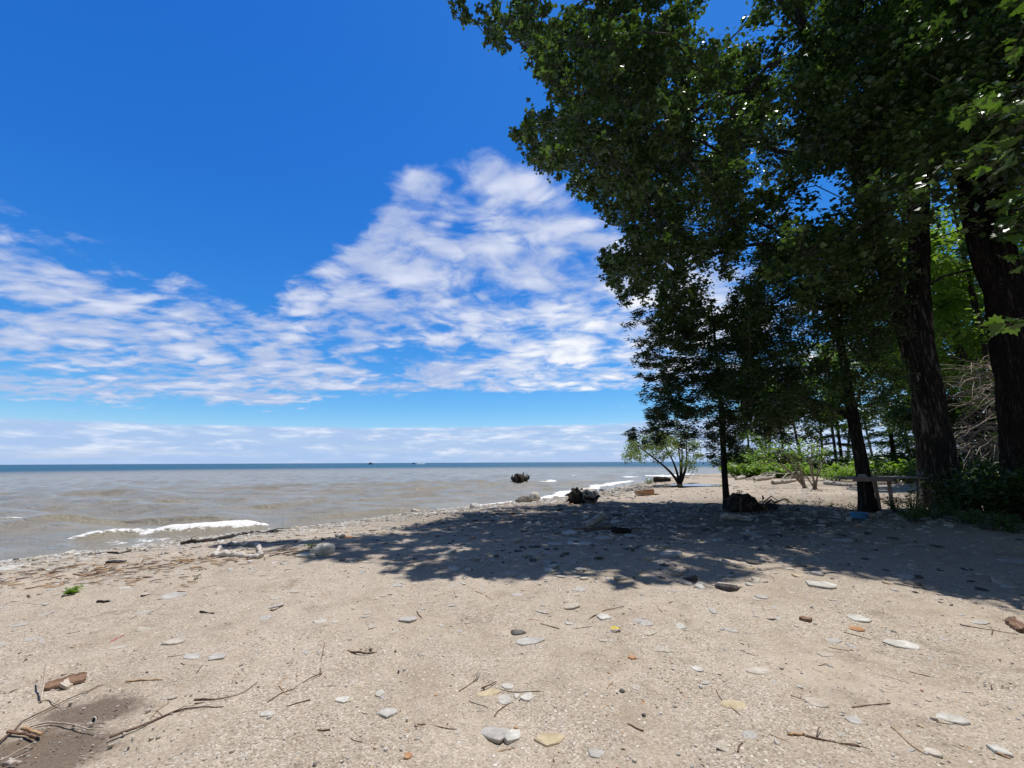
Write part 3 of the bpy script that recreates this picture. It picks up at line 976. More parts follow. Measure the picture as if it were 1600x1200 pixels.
# --- the medium tree that carries the table
bC = G(1357, 799); bC[2] -= .05
YC = bC[1]
tC = [bC, at_depth(1349, 740, YC), at_depth(1338, 680, YC), at_depth(1329, 635, YC), at_depth(1318, 560, YC + .1), at_depth(1300, 470, YC + .1), at_depth(1280, 380, YC)]
wC = lambda px: px / F * YC / 2 / 1.3
SIL_C = [(1080, 640), (1130, 520), (1160, 420), (1230, 350), (1400, 340), (1440, 420), (1440, 600), (1400, 640), (1330, 655), (1250, 680), (1180, 660)]
blC = hull(60000, [3, 9, 2.4], [13, 15, 8.5], SIL_C, SH_A, (np.array([7.9, YC, 4.9]), np.array([4.8, 3.6, 3.2])), .66, 118, .5, .15)
blC = [(*c, rng.uniform(.5, .8)) for c in blC]
print('medium clumps', len(blC))
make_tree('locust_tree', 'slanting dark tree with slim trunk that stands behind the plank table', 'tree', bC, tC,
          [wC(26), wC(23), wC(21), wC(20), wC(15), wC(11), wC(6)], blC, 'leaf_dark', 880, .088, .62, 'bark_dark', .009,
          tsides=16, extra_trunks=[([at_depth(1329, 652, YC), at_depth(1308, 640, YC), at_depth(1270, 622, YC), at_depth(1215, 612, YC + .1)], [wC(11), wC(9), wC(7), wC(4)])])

# --- the slender feathery tree in the middle
bD = G(1136, 795); bD[2] -= .05
YD = bD[1]
tD = [bD, at_depth(1132, 740, YD), at_depth(1130, 690, YD), at_depth(1127, 640, YD), at_depth(1122, 580, YD), at_depth(1116, 520, YD), at_depth(1110, 470, YD)]
wD = lambda px: px / F * YD / 2 / 1.3
SIL_D = [(940, 532), (985, 520), (1000, 480), (1060, 440), (1130, 430), (1200, 470), (1240, 540), (1260, 620), (1240, 680), (1190, 700), (1180, 730), (1100, 735), (1085, 700),
         (1030, 690), (975, 690), (1003, 640), (1000, 600), (975, 566)]
blD = hull(60000, [2, 10, 1.2], [10, 16, 6.2], SIL_D, None, (np.array([5.6, YD, 3.7]), np.array([3.2, 2.4, 3.0])), .46, 140, .34, .1)
blD = [(*c, rng.uniform(.38, .58)) for c in blD]
print('slender clumps', len(blD))
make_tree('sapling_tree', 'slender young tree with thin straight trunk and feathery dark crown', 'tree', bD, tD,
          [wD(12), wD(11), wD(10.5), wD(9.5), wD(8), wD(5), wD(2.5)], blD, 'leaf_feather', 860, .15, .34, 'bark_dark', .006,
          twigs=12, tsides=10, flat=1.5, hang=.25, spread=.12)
# ------------------------------------------------------------------ woodland behind
def ell_blobs(c, rad, n, rmin, rb, sil=None):
    P = []
    for q in c + (rng.uniform(-1, 1, (4000, 3)) * rad):
        if (((q - c) / rad) ** 2).sum() > 1: continue
        if all(np.linalg.norm(q - o) > rmin for o in P): P.append(q)
        if len(P) >= n: break
    return [(*p, rng.uniform(*rb)) for p in P]


def simple_tree(name, label, px, Y, h, crown_lo, rad, nb, rb, leaf, nleaf, lsize, lw, r0, lean=0.0, group='trees of the wood behind the beach', bark='bark', cat='tree', rmin=None, flat=.4):
    x = at_depth(px, 700, Y)[0]
    b = np.array([x, Y, gz(x, Y) - .05])
    top = b + np.array([lean, .1 * h * rng.uniform(-.3, .3), h])
    mid = (b + top) / 2 + .03 * h * rng.standard_normal(3) * np.array([1, 1, 0])
    pts = [b, .5 * b + .5 * mid, mid, .5 * mid + .5 * top, top]
    c = b * (1 - (crown_lo + h) / 2 / h) + top * ((crown_lo + h) / 2 / h)
    bl = ell_blobs(c, np.array([rad, rad, (h - crown_lo) / 2 + rb[0]]), nb, rmin or rb[0] * 1.05, rb)
    return make_tree(name, label, cat, b, pts, [r0, r0 * .85, r0 * .7, r0 * .5, r0 * .2], bl, leaf, nleaf, lsize, lw, bark, .012, group, twigs=7, tsides=10, flat=flat)


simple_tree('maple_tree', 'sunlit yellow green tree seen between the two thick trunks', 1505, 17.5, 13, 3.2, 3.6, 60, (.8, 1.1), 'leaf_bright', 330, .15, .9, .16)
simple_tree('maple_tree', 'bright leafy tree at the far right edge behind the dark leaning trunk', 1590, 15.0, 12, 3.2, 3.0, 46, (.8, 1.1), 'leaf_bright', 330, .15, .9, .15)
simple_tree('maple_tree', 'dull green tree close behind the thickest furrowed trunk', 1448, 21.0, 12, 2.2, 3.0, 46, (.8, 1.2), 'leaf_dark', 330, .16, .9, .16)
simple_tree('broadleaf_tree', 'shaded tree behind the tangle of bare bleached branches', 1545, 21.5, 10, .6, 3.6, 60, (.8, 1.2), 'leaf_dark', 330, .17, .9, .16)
simple_tree('broadleaf_tree', 'low bushy tree closing the wood at the right edge', 1650, 19, 9, .5, 3.4, 50, (.8, 1.2), 'leaf_dark', 330, .17, .9, .16)
wood = [
    (1168, 47, 8.5, 1.4, 2.4, 'leaf_dark', 'farthest dark round tree where the wood meets the lake'),
    (1196, 43, 9.5, 2.0, 2.6, 'leaf_bright', 'light green tree on the bank above the driftwood heap'),
    (1222, 46, 11, 3.2, 2.5, 'leaf_dark', 'dark crowned tree behind the arching bare shrub'),
    (1252, 39, 11, 3.4, 2.2, 'leaf_bright', 'yellow green tree rising behind the bare leaning stems'),
    (1282, 44, 12, 4.0, 2.4, 'leaf_dark', 'thin grey trunk and dark crown left of the gap in the wood'),
    (1304, 36, 12, 4.4, 1.8, 'leaf_bright', 'thin pale trunk with bright crown just left of the slanting tree'),
    (1318, 41, 12, 4.0, 1.8, 'leaf_dark', 'second thin dark trunk just left of the slanting tree'),
    (1362, 46, 12, 5.6, 2.2, 'leaf_dark', 'high crowned thin tree right of the slanting tree'),
    (1420, 36, 12, 5.0, 2.0, 'leaf_dark', 'thin trunk standing beside the left edge of the thickest trunk'),
]
for (px, Y, h, lo, rad, lf, lab) in wood:
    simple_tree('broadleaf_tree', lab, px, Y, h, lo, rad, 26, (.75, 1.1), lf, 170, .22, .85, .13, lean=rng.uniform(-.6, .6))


def conifer(label, px, Y, h, lo, reach, tiers):
    x = at_depth(px, 700, Y)[0]; b = np.array([x, Y, gz(x, Y) - .05])
    root = empty('hemlock_tree', b, label, 'tree', 'conifers of the wood')
    tr = MB(); top = b + np.array([.15, 0, h])
    tr.tube([b, b * .5 + top * .5 + [.05, 0, 0], top], [.15, .10, .02], 10, jit=.03)
    tr.build('trunk', M['bark_dark'], root, True)
    cr = MB()
    for k in range(tiers):
        u = k / (tiers - 1); z = b[2] + lo + (h - lo) * u
        L = reach * (1 - u) ** .8 + .25
        for a in rng.uniform(0, 6.28, 6):
            LL = L * rng.uniform(.6, 1.1)
            d = np.array([math.cos(a), math.sin(a), 0])
            p0 = np.array([x + .15 * u, Y, z + rng.uniform(-.15, .15)])
            p1 = p0 + d * LL * .5 + [0, 0, .05 * LL]; p2 = p0 + d * LL + [0, 0, -.16 * LL]
            cr.tube([p0, p1, p2], [.025, .016, .006], 4, 1, cap=False)
            n = int(85 * LL)
            t_ = rng.uniform(.15, 1.05, n)[:, None]
            q = (1 - t_) ** 2 * p0 + 2 * t_ * (1 - t_) * p1 + t_ ** 2 * p2
            side = np.cross(d, [0, 0, 1.0])
            w = (.30 * (1.1 - t_)) * LL + .08
            q = q + side * rng.uniform(-1, 1, (n, 1)) * w + rng.standard_normal((n, 3)) * [.03, .03, .05]
            V, Fc, ti = leaf_cloud(q, .22, .38, 1.5, .12)
            cr.add(V, Fc, 0, ti)
    cr.build('crown', [M['leaf_conifer'], M['twig']], root)


conifer('small dark hemlock with layered level branches seen over the plank table', 1393, 27, 7.0, .9, 2.3, 10)
conifer('taller dark hemlock behind the low leafy thicket and the slim slanting tree', 1312, 39, 10, 1.8, 2.6, 11)
conifer('hemlock half hidden by the left edge of the thickest trunk', 1432, 30, 8.0, 1.2, 2.2, 10)

# the pale willow shrub at the water's edge
bE = G(1062, 757); YE = bE[1]
def E(px, py, dy=0.0): return at_depth(px, py, YE + dy)
wE = lambda px: px / F * YE / 2
stems = [([bE, E(1050, 738), E(1030, 722), E(1006, 704), E(990, 690)], [wE(4.2), wE(3.4), wE(2.6), wE(1.8), wE(.8)]),
         ([bE, E(1058, 735, .4), E(1048, 712, .6), E(1036, 692, .8)], [wE(4), wE(3.2), wE(2.2), wE(1)]),
         ([bE, E(1072, 738, -.3), E(1074, 718, -.4), E(1072, 695, -.6)], [wE(4.5), wE(3.5), wE(2.4), wE(1)]),
         ([bE, E(1064, 735, .8), E(1062, 705, 1.2), E(1056, 684, 1.4)], [wE(3.6), wE(3), wE(2), wE(1)])]
blE = []
for (px, py) in [(984, 690), (992, 702), (1000, 690), (1010, 700), (1012, 684), (1022, 694), (1030, 684), (1040, 680), (1034, 700), (1046, 692), (1056, 682), (1062, 694), (1072, 684), (1082, 696), (1086, 710),
                 (998, 716), (1016, 712), (1044, 706), (1078, 720), (990, 712), (1058, 672), (1076, 672), (1030, 674)]:
    blE.append((*E(px, py, rng.uniform(-1.0, 1.2)), rng.uniform(.45, .7)))
make_tree('willow_shrub', 'pale green many stemmed willow standing in the wet sand at the water edge', 'shrub', bE, [bE, E(1065, 742), E(1066, 715), E(1066, 690)],
          [wE(5), wE(3.6), wE(2.4), wE(1)], blE, 'leaf_willow', 420, .20, .24, 'bark_dark', .010, twigs=8, tsides=8, extra_trunks=stems, flat=0, hang=.5, spread=.22)

# bare arching shrubs on the bank
def arching(label, base_px, tips, r0, leaves, lf='leaf_bright'):
    b = G(*base_px); Y = b[1]
    ex = []; bl = []
    for (px, py) in tips:
        tip = at_depth(px, py, Y + rng.uniform(-.8, .8))
        m1 = b + (tip - b) * .45 + np.array([0, 0, .16 * np.linalg.norm(tip - b)]) + .14 * rng.standard_normal(3)
        ex.append(([b + .05 * rng.standard_normal(3) * [1, 1, 0], b + (m1 - b) * .5 + [0, 0, .04], m1, .5 * m1 + .5 * tip, tip], [r0, r0 * .85, r0 * .65, r0 * .45, r0 * .15]))
        for k in range(2): bl.append((*(tip + rng.standard_normal(3) * [.4, .4, .2]), rng.uniform(.3, .5)))
    make_tree('bare_shrub', label, 'shrub', b, [b, b + [0, 0, .4], b + [-.1, 0, .9]], [r0, r0 * .8, r0 * .4], bl, lf, leaves, .15, .55, 'palewood', .008, 'arching bare shrubs on the bank',
              twigs=7, tsides=7, extra_trunks=ex, flat=.3)


arching('bare shrub with long pale stems leaning left over the bright sand', (1258, 763), [(1186, 712), (1196, 700), (1208, 694), (1222, 702), (1178, 722), (1216, 716), (1230, 690)], .034, 90)
arching('upright forked bare shrub next to the low leafy thicket', (1274, 764), [(1262, 700), (1280, 690), (1296, 702), (1248, 706), (1268, 680)], .032, 90)


def bush(name, label, base, rad, h, nst, nleaf, lsize, lw, leaf, group, cat='bush', stems=True):
    root = empty(name, base, label, cat, group)
    fo = MB()
    pts = []
    for k in range(nst):
        a = rng.uniform(0, 6.28); rr = rad * rng.uniform(.15, 1) ** .6
        tip = base + np.array([rr * math.cos(a), rr * math.sin(a), h * rng.uniform(.55, 1.05) * (1 - .35 * (rr / rad) ** 2)])
        midp = base + (tip - base) * .5 + np.array([0, 0, .12 * h]); b0 = base + np.array([math.cos(a), math.sin(a), 0]) * rr * .2
        b0[2] -= .03
        mb = MB(); mb.tube([b0, midp, tip], [.012 * h + .002, .007 * h + .0015, .002], 5)
        if stems and k < 6: mb.build('stem', M['twig'], root, True)
        else:
            fo.tube([b0, midp, tip], [.012 * h + .002, .007 * h + .0015, .002], 4, 1, cap=False)
        n = int(nleaf / nst)
        t_ = rng.uniform(.25, 1.08, n)[:, None]
        q = (1 - t_) ** 2 * b0 + 2 * t_ * (1 - t_) * midp + t_ ** 2 * tip
        pts.append(q + rng.standard_normal((n, 3)) * .11 * min(rad, h) * np.array([1, 1, .8]))
    V, Fc, ti = leaf_cloud(np.concatenate(pts), lsize, lw, .6, .2)
    fo.add(V, Fc, 0, ti)
    fo.build('foliage', [M[leaf], M['twig']], root)
    return root


UG = 'undergrowth bushes below the trees'
bush('leafy_thicket', 'low bright green thicket in sun behind the slanting tree', G(1318, 752) + [0, .8, 0], 1.35, 1.0, 26, 1500, .13, .6, 'leaf_bright', UG)
bush('leafy_thicket', 'small bright thicket at the left foot of the leaning bare stems', G(1200, 744) + [0, 1, 0], 1.5, 1.1, 20, 900, .17, .7, 'leaf_bright', UG)
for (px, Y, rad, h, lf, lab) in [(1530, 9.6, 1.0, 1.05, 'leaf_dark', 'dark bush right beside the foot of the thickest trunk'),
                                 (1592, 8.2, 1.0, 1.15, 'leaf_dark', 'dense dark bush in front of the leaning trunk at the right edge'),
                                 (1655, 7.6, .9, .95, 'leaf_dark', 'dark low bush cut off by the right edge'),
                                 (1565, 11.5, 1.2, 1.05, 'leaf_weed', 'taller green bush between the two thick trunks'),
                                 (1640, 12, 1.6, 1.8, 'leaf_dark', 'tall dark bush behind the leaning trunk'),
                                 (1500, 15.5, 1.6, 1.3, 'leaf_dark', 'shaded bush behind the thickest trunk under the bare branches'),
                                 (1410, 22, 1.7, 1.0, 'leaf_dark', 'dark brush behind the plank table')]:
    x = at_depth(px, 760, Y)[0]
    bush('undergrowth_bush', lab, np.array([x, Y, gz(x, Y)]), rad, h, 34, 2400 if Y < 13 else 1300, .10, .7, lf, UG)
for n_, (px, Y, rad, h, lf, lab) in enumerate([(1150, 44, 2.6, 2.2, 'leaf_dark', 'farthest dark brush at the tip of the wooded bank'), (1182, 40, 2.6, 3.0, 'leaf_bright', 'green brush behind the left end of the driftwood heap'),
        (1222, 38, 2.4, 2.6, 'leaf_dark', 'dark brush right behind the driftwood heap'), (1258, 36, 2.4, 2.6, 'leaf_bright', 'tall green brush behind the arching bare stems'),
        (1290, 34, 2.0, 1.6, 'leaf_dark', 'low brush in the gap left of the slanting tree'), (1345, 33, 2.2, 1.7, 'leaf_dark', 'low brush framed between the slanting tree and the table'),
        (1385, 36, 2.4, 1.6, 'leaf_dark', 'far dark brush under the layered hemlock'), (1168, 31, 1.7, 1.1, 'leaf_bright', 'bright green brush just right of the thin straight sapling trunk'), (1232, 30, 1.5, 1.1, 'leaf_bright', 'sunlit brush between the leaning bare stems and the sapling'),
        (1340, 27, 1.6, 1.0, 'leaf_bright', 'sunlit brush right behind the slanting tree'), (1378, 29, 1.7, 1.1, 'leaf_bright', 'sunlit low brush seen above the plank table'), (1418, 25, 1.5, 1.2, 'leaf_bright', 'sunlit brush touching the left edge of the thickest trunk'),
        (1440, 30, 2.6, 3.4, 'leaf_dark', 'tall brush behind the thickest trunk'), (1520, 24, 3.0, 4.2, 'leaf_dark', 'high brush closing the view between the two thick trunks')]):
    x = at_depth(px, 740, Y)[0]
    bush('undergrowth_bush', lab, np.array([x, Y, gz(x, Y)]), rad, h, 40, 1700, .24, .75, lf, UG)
WG = 'weeds sprouting at the foot of the trees'
weeds = [(1402, 800, .45, 'weed sprig growing against the right table leg'), (1425, 797, .5, 'upright leafy weed at the left foot of the thickest trunk'), (1445, 806, .36, 'low weed in front of the thickest trunk, left side'),
         (1465, 812, .36, 'low weed in front of the thickest trunk, middle'), (1488, 806, .42, 'pale leafed weed in front of the thickest trunk, right side'), (1512, 818, .42, 'weed at the edge of the dark bushes'),
         (1428, 815, .3, 'small weed on the shaded ground before the thick trunk'), (1545, 828, .4, 'weed in front of the dense dark bush'), (1580, 832, .36, 'lowest weed at the right edge of the shade')]
for (px, py, h, lab) in weeds:
    bush('weed', lab, G(px, py), .30, h, 12, 240, .075, .42, 'leaf_weed', WG, 'weed')
for (px, py, h) in [(1222, 787), (1247, 787), (1275, 789), (1296, 792), (1318, 795), (1232, 790), (1262, 791), (1306, 790)] and [(a, b_, .22) for a, b_ in [(1232, 788), (1252, 788), (1278, 790), (1298, 793), (1318, 796), (1334, 797)]]:
    bush('beach_sprig', 'thin sprig standing against the bright sand left of the slanting tree', G(px, py), .16, h * rng.uniform(.8, 1.3), 6, 46, .06, .4, 'leaf_weed', 'thin sprigs along the shade edge', 'sprig', stems=False)
bush('green_clump', 'small bright green clump alone on the open sand', G(112, 927), .10, .075, 14, 130, .042, .6, 'leaf_bright', None, 'plant', stems=False)
bush('green_clump', 'tiny withered green sprout near the driftwood litter', G(306, 905), .05, .07, 5, 18, .04, .35, 'leaf_weed', None, 'plant', stems=False)
bush('green_clump', 'small green tuft at the tip of the tree shade beside the pale rocks', G(486, 857), .14, .14, 8, 46, .07, .3, 'leaf_weed', None, 'plant', stems=False)

# unseen trees added right of and behind the view to block sky light
for (x, y, h, lab) in [(10.5, -1.5, 13, 'added unseen tree right of the camera, blocking sky light'), (15.5, 2.2, 14, 'added unseen tree beyond the right edge, blocking sky light'), (7.5, -8, 13, 'added unseen tree behind the camera, blocking sky light')]:
    b = np.array([x, y, gz(x, y) - .05])
    bl = ell_blobs(b + [0, 0, 7.2], np.array([3.4, 3.4, 5.6]), 62, 1.0, (.9, 1.2))
    make_tree('broadleaf_tree', lab, 'tree', b, [b, b + [0, .1, 4], b + [.1, 0, 8], b + [0, 0, h]], [.2, .17, .12, .03], bl, 'leaf_dark', 170, .22, .9, 'bark', .012, 'trees of the wood behind the beach', twigs=7, tsides=10)

# tangle of dead branches between the two trunks
YT = 12.4
root = empty('dead_tree', at_depth(1560, 735, YT), 'tangle of bare bleached dead branches between the two thick trunks', 'dead tree')
hub = at_depth(1575, 640, YT + .4)
mb = MB(); mb.tube([at_depth(1580, 760, YT + .4), at_depth(1576, 690, YT + .4), at_depth(1572, 600, YT + .4), at_depth(1566, 540, YT + .5)], [.11, .09, .07, .04], 9, jit=.03)
mb.build('trunk', M['palewood'], root, True)
for k in range(64):
    py0 = rng.uniform(555, 715); p0 = at_depth(1576, py0, YT + .4)
    L = rng.uniform(.9, 2.0); a = rng.uniform(-.7, .7) + PI
    if k % 5 == 4: a = rng.uniform(-1, 1)
    d = np.array([math.cos(a), math.sin(a) * .8 - .15, rng.uniform(-.12, .28)])
    bend = np.array([0, 0, rng.uniform(-.35, .1)]) * L
    mb = MB()
    tt = np.linspace(0, 1, 8)[:, None]
    main = p0 + d * L * tt + bend * tt ** 2 + .03 * rng.standard_normal((8, 3))
    mb.tube(main, np.linspace(.026, .009, 8), 5, cap=False)
    for j in range(5):
        i = rng.integers(2, 8); q = main[i]
        dd = d + rng.standard_normal(3) * .55; LL = L * rng.uniform(.25, .5)
        t2 = np.linspace(0, 1, 5)[:, None]
        mb.tube(q + dd * LL * t2 + bend * .8 * t2 ** 2 + .015 * rng.standard_normal((5, 3)), np.linspace(.013, .005, 5), 4, cap=False)
    mb.build('branch', M['deadwood'], root, True)

# maple just outside the frame whose sprays hang into the corner
bM = np.array([5.4, 1.1, gz(5.4, 1.1) - .05])
blM = []
for (px, py, Y, r_) in [(1506, 166, 2.9, .13), (1540, 184, 2.8, .15), (1590, 205, 2.7, .18), (1575, -10, 2.9, .2), (1530, -40, 3.0, .2), (1600, 40, 2.7, .16), (1575, 352, 2.7, .11), (1596, 400, 2.6, .12), (1594, 330, 2.7, .12), (1576, 508, 2.7, .05),
                        (1610, 280, 2.6, .2), (1640, 120, 2.6, .3), (1650, 350, 2.5, .3), (1660, 0, 2.6, .3), (1690, 460, 2.5, .3), (1600, 140, 2.8, .15), (1575, 255, 2.8, .13)]:
    blM.append((*at_depth(px, py, Y), r_))
for k in range(26):
    a = rng.uniform(-1.4, 1.2)
    blM.append((5.4 + 1.1 * rng.uniform(-.6, 1.4), 1.1 + rng.uniform(-1.3, .7), rng.uniform(2.4, 6), .5))
make_tree('maple_tree', 'maple whose lobed bright leaves hang into the upper right corner close to the camera', 'tree', bM, [bM, bM + [.05, 0, 1.6], bM + [0, .1, 3.2], bM + [.1, 0, 5.6]], [.13, .11, .09, .03],
          blM, 'leaf_maple', 60, .115, 1.0, 'bark', .004, twigs=8, tsides=12, up_bias=.1, flat=.8, hang=.35, spread=.25, kind='maple')
# ------------------------------------------------------------------ stone, wood and odds and ends
ST = {
    'grey': rough_mat('grey_stone', [(0, (.285, .265, .235)), (.5, (.39, .365, .33)), (1, (.50, .475, .435))], 9, .85, .4, .006),
    'tan': rough_mat('tan_stone', [(0, (.31, .265, .21)), (.5, (.42, .37, .30)), (1, (.53, .475, .40))], 9, .88, .4, .006),
    'white': rough_mat('white_stone', [(0, (.34, .315, .27)), (.6, (.47, .445, .395)), (1, (.60, .575, .52))], 8, .85, .4, .006),
    'yellow': rough_mat('yellow_stone', [(0, (.36, .28, .17)), (.5, (.46, .375, .24)), (1, (.54, .45, .31))], 8, .85, .4, .006),
    'orange': rough_mat('orange_stone', [(0, (.28, .14, .07)), (.5, (.40, .22, .11)), (1, (.48, .30, .17))], 10, .85, .4, .006),
    'dark': rough_mat('dark_stone', [(0, (.045, .04, .04)), (.5, (.09, .08, .075)), (1, (.16, .145, .13))], 10, .8, .4, .006),
}
W = {
    'drift': rough_mat('bleached_driftwood', [(0, (.22, .185, .15)), (.5, (.42, .375, .32)), (1, (.62, .57, .51))], 5, .9, .7, .015, stretch=(.35, 2.5, 2.5)),
    'rootdark': rough_mat('dark_root', [(0, (.012, .010, .008)), (.5, (.03, .024, .019)), (1, (.07, .055, .042))], 6, .92, .9, .03),
    'black': rough_mat('wet_black_wood', [(0, (.010, .009, .008)), (.6, (.028, .023, .019)), (1, (.06, .05, .04))], 12, .7, .6, .01),
    'brown': rough_mat('brown_wood', [(0, (.09, .05, .032)), (.5, (.19, .11, .07)), (1, (.30, .19, .125))], 14, .85, .6, .006, stretch=(.4, 2, 2)),
    'stick': rough_mat('dead_stick', [(0, (.07, .045, .033)), (.5, (.14, .085, .06)), (1, (.24, .155, .11))], 22, .85, .6, .004),
    'fresh': rough_mat('split_wood', [(0, (.26, .15, .07)), (.5, (.44, .28, .15)), (1, (.58, .42, .26))], 16, .8, .5, .004, stretch=(.4, 2, 2)),
    'palestick': rough_mat('pale_stick', [(0, (.30, .24, .18)), (.5, (.42, .35, .28)), (1, (.56, .49, .42))], 22, .85, .5, .004),
    'tableboard': rough_mat('weathered_board', [(0, (.22, .19, .155)), (.5, (.37, .33, .28)), (1, (.52, .47, .41))], 10, .85, .5, .004, stretch=(.3, 3, 3)),
    'tableleg': rough_mat('reddish_pole', [(0, (.22, .14, .115)), (.5, (.38, .26, .22)), (1, (.52, .39, .33))], 12, .85, .5, .005, stretch=(3, 3, .4)),
    'soil': rough_mat('root_soil', [(0, (.018, .014, .011)), (.5, (.045, .034, .026)), (1, (.10, .08, .06))], 7, .95, 1.0, .04),
    'rust': rough_mat('orange_board', [(0, (.22, .12, .06)), (.5, (.40, .245, .14)), (1, (.56, .40, .26))], 10, .85, .5, .01, stretch=(.4, 2, 2)),
}


def plain(name, col, rough=.5, spec=.5):
    m_, t, b, out = mat(name)
    n = t.noise(t.new('ShaderNodeTexCoord').outputs['Object'], 9, 5, .6)
    t.put(b.inputs['Base Color'], t.mix(t.ss(n, .35, .7), tuple(c * .72 for c in col), col))
    b.inputs['Roughness'].default_value = rough; b.inputs['Specular IOR Level'].default_value = spec
    return m_


def stone_mesh(L, Wd, T, seed, k=9, ang=.22):
    r_ = np.random.default_rng(seed)
    th = np.sort(np.linspace(0, 2 * PI, k, endpoint=False) + r_.uniform(-.3, .3, k))
    rad = 1 + ang * r_.uniform(-1, 1, k)
    x = np.cos(th) * rad * L / 2; y = np.sin(th) * rad * Wd / 2
    tilt = r_.uniform(-.12, .12, 2)
    def ring(s, z, jz): 
        return np.column_stack([x * s, y * s, z + jz * r_.uniform(-1, 1, k) + tilt[0] * x * s * .4 + tilt[1] * y * s * .4])
    rings = [ring(.92, -T * .7, 0), ring(1.0, T * .15, .05 * T), ring(.965, T * .38, .06 * T), ring(.86, T * .5, .07 * T), ring(.45, T * .54, .10 * T)]
    V = np.vstack(rings + [np.array([[0, 0, T * .55]])])
    F4 = []
    for q in range(4):
        for j in range(k):
            F4.append([q * k + j, q * k + (j + 1) % k, (q + 1) * k + (j + 1) % k, (q + 1) * k + j])
    F3 = np.array([[4 * k + j, 4 * k + (j + 1) % k, 5 * k] for j in range(k)])
    return V, np.array(F4), F3


def add_stone(name, p, L, Wd, T, col, rz, label, cat, group=None, seed=1, tilt=(0, 0), ang=.22, k=9):
    V, F4, F3 = stone_mesh(L, Wd, T, seed, k, ang)
    o = mesh_np(name, V, [F4, F3], ST[col] if isinstance(col, str) else col)
    o.location = Vector(p); o.rotation_euler = (tilt[0], tilt[1], rz)
    return tag(o, label, cat, group)


